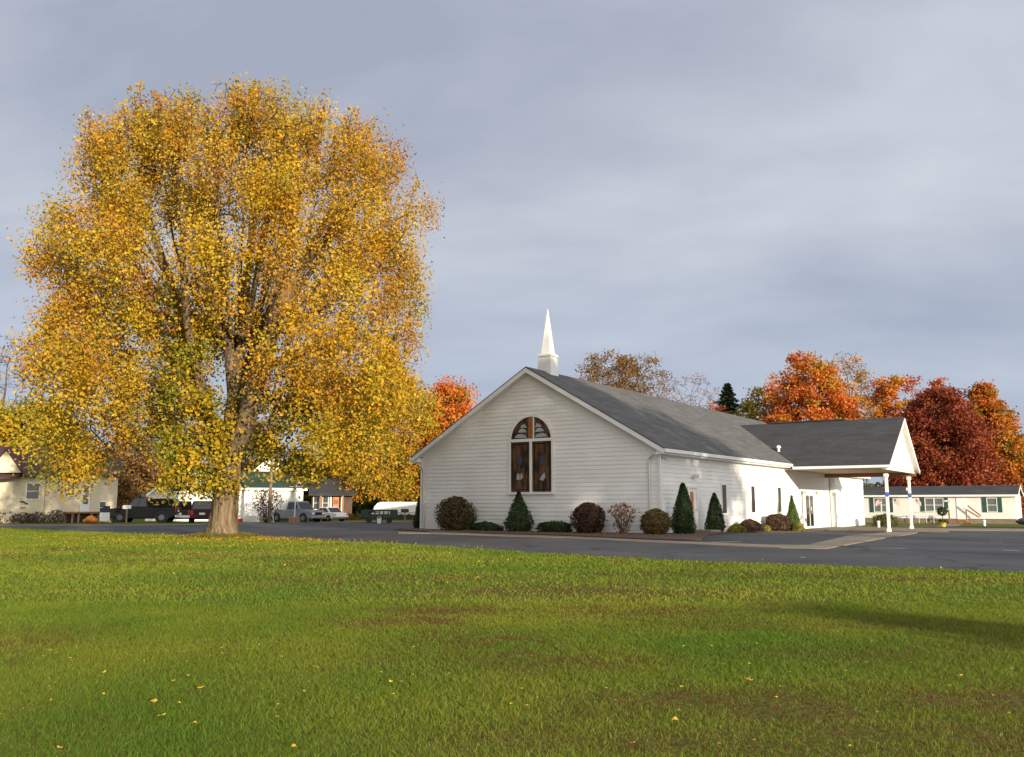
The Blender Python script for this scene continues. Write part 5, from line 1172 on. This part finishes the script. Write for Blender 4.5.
# ================================================================== LAWN: blades, litter, leaves
ey = np.array([p_[1] for p_ in edge][::-1]); ex = np.array([p_[0] for p_ in edge][::-1])
o_ = np.argsort(ex); exs, eys = ex[o_], ey[o_]
def blades(n, y0, y1, hmin, hmax, wk, pw, spreadx=.66, lim=0.0):
    yy = (y0**pw+(y1**pw-y0**pw)*RNG.uniform(size=n))**(1/pw); xx = RNG.uniform(-1, 1, n)*(spreadx*yy+3.6)
    k = yy < np.interp(xx, exs, eys)-lim-RNG.uniform(0, .22, n)**1.0; xx, yy = xx[k], yy[k]; n = len(xx); P = np.stack([xx, yy], 1)
    n1 = value_noise(P, .35, 3)*.6+value_noise(P, 1.1, 8)*.4; n2 = value_noise(P, .22, 21)*.55+value_noise(P, .8, 22)*.3+value_noise(P, 3., 23)*.15
    dry = np.clip((n2-.60)*5, 0, 1)*.35
    for (px, py, sx, sy, a) in ((405, 623, .9, .5, .8), (480, 640, .9, .7, .6), (440, 612, 1.0, .5, .75), (560, 592, 2.4, .9, .8), (640, 612, 2.2, .7, .55), (700, 626, 1.5, .5, .4), (800, 712, .9, .35, .95), (640, 742, .8, .3, .7), (930, 735, 1.0, .4, .8), (590, 720, .5, .3, .4), (850, 655, .9, .5, .5), (930, 580, 1.6, .8, .5), (880, 742, 1.1, .5, 1.0), (1000, 700, .9, .5, .9), (720, 700, 1.0, .4, .9), (560, 735, .7, .3, .6), (520, 660, 1.2, .6, .6), (880, 625, 1.2, .6, .5), (380, 580, 3, 1.2, .4), (700, 575, 3, 1.0, .5)):
        c = ground(px, py); dry = np.maximum(dry, a*np.exp(-((xx-c[0])/sx)**2-((yy-c[1])/sy)**2)*np.clip(.25+1.3*value_noise(P, 2.4, 40), 0, 1.15))
    thin = RNG.uniform(size=n) < dry*.5; xx, yy, n1, dry = xx[~thin], yy[~thin], n1[~thin], dry[~thin]; n = len(xx)
    clump = value_noise(np.stack([xx, yy], 1), 5.0, 60)
    h = RNG.uniform(hmin, hmax, n)*(1-.45*dry)*(.7+.6*clump); w = wk*yy*RNG.uniform(.7, 1.3, n); a = RNG.uniform(0, 2*math.pi, n); ln = RNG.normal(size=(n, 2))*.55
    dx_, dy_ = np.cos(a)*w/2, np.sin(a)*w/2; z0 = np.full(n, .0)
    v0 = np.stack([xx-dx_, yy-dy_, z0], 1); v1_ = np.stack([xx+dx_, yy+dy_, z0], 1); v2 = np.stack([xx+ln[:, 0]*h, yy+ln[:, 1]*h, h*RNG.uniform(.75, 1, n)], 1)
    gA, gB, gC = np.array((.110, .200, .016)), np.array((.245, .268, .028)), np.array((.165, .085, .032))
    mixv = np.clip(n1*1.5-.25, 0, 1)[:, None]; c = gA*(1-mixv)+gB*mixv; isd = RNG.uniform(size=n) < dry*.95+.05
    c[isd] = gC*RNG.uniform(.6, 1.2, (isd.sum(), 1)); c *= RNG.uniform(.75, 1.25, (n, 1)); return np.stack([v0, v1_, v2], 1), c
A1, C1 = blades(860000, 3.6, 13, .02, .05, .0009, 1.25); A2, C2 = blades(480000, 12.5, 58, .028, .065, .0015, .9, spreadx=.62)
nt_ = 5200; aa = RNG.uniform(0, 2*math.pi, nt_); rr_ = .72+np.abs(RNG.normal(size=nt_))*.42; tx = hero.location.x+rr_*np.cos(aa); ty = hero.location.y+rr_*np.sin(aa); hh = RNG.uniform(.07, .24, nt_)*np.clip(1.5-rr_*.5, .3, 1); wa = RNG.uniform(0, 6.28, nt_)
A3 = np.stack([np.stack([tx-.03*np.cos(wa), ty-.03*np.sin(wa), 0*tx], 1), np.stack([tx+.03*np.cos(wa), ty+.03*np.sin(wa), 0*tx], 1), np.stack([tx+RNG.normal(size=nt_)*.07, ty+RNG.normal(size=nt_)*.07, hh], 1)], 1)
C3 = pick([(3, (.20, .19, .03)), (2, (.13, .17, .02)), (2, (.26, .17, .06))], nt_)
o = link('grass', raw_mesh('grass', np.vstack([A1, A2, A3]), 3, np.vstack([C1, C2, C3]), M['grass'])); stuff(o); tag(o, 'mown green lawn grass with brown worn patches', 'grass')
LY = [(4, (.62, .40, .03)), (3, (.55, .33, .03)), (2, (.45, .24, .03)), (1, (.35, .16, .05))]
def leaf_shape(v_):
    rr = random.Random(v_); n = 11; ps_ = []
    for k in range(n):
        a = 2*math.pi*k/n; r = .5*(1.0 if k % 2 == 0 else .66)*rr.uniform(.85, 1.1); ps_.append((r*math.cos(a), r*math.sin(a)*.8, .18*r*math.cos(2*a)+rr.uniform(0, .06)))
    b = MB(); b.add(ps_+[(0, 0, .03)], [(i, (i+1) % n, n) for i in range(n)]); return b
M['fallen'] = [mat('fallen_leaf_%s' % nm, c, .6, .25, 6) for nm, c in (('yellow', (.66, .42, .03)), ('gold', (.58, .34, .03)), ('amber', (.42, .22, .04)))]
fl = []
for _ in range(6500):
    if random.random() < .3:
        y = 5.2+7.8*random.random(); x = random.uniform(-.6, .6)*y
    else:
        a = random.uniform(0, 2*math.pi); r = 17*abs(random.gauss(0, .55)); x, y = hero.location.x+3+r*math.cos(a)*1.6, hero.location.y-3+r*math.sin(a)*1.0
    if y < 4.9 or abs(x) > .6*y or y > np.interp(x, exs, eys)+.9: continue
    fl.append((x, y))
for _ in range(2600):
    a = random.uniform(0, 2*math.pi); r = 7*abs(random.gauss(0, .6)); x, y = hero.location.x+1+r*math.cos(a)*1.7, hero.location.y-1+r*math.sin(a)
    if y < np.interp(x, exs, eys)+.8: fl.append((x, y))
near = sorted([q for q in fl if q[1] < 13], key=lambda q: q[1]); keep = near[::9][:110]; far_ = sorted([q for q in fl if q[1] >= 13], key=lambda q: q[1])
keep = sorted(keep + far_[::24][:165], key=lambda q: q[1]); ks = set(keep)
# the one spot of larger leaves at the lower left of the photograph
spec_ = [ground(px, py)[:2] for px, py in ((161, 721), (153, 706), (232, 696), (200, 694), (187, 682), (60, 755), (55, 658), (103, 677), (194, 729), (294, 754), (616, 707), (682, 691), (675, 725), (755, 748), (720, 752), (633, 749), (851, 754), (960, 681), (748, 683), (750, 668), (683, 650))]
first = None
lv = [leaf_shape(k) for k in range(4)]
protos = []
for k in range(4):
    o = lv[k].build('fallen_leaf', M['fallen'][k % 3]); protos.append(o)
allk = [tuple(q) for q in spec_]+[q for q in keep if q[1] > 6.0][:279]
for n_, (x, y) in enumerate(allk):
    o = protos[n_ % 4] if n_ < 4 else protos[n_ % 4].copy()
    if n_ >= 4: COL.objects.link(o)
    s = (.075 if n_ < 2 else random.uniform(.038, .058)) if n_ < len(spec_) else random.uniform(.022, .045); o.scale = (s, s, s); o.location = (x, y, random.uniform(.035, .05)); o.rotation_euler = (random.uniform(-.16, .16), random.uniform(-.16, .16), random.uniform(0, 6.28))
    tag(o, 'small yellow leaf lying on the mown grass', 'leaf', 'fallen leaves on the lawn')
for _ in range(420):                              # leaves blown onto the mulch bed and the edge of the drive
    q = ch2w(random.uniform(-15, 1.5), random.uniform(-2.2, -.2)); fl.append((q[0], q[1]))
rest = np.array([q for q in fl if q not in ks and q[1] >= 13])
Pl = np.column_stack([rest, RNG.uniform(.03, .07, len(rest))]); Pl[-420:, 2] = .075; o = link('leaf_litter', raw_mesh('leaf_litter', leaf_faces(Pl, RNG.uniform(.025, .06, len(Pl)), np.array([0, -.3, 1.6]), .8), 4, pick(LY, len(Pl)), M['leaf'])); stuff(o); tag(o, 'litter of fallen yellow leaves spread under and around the big tree', 'leaf litter')
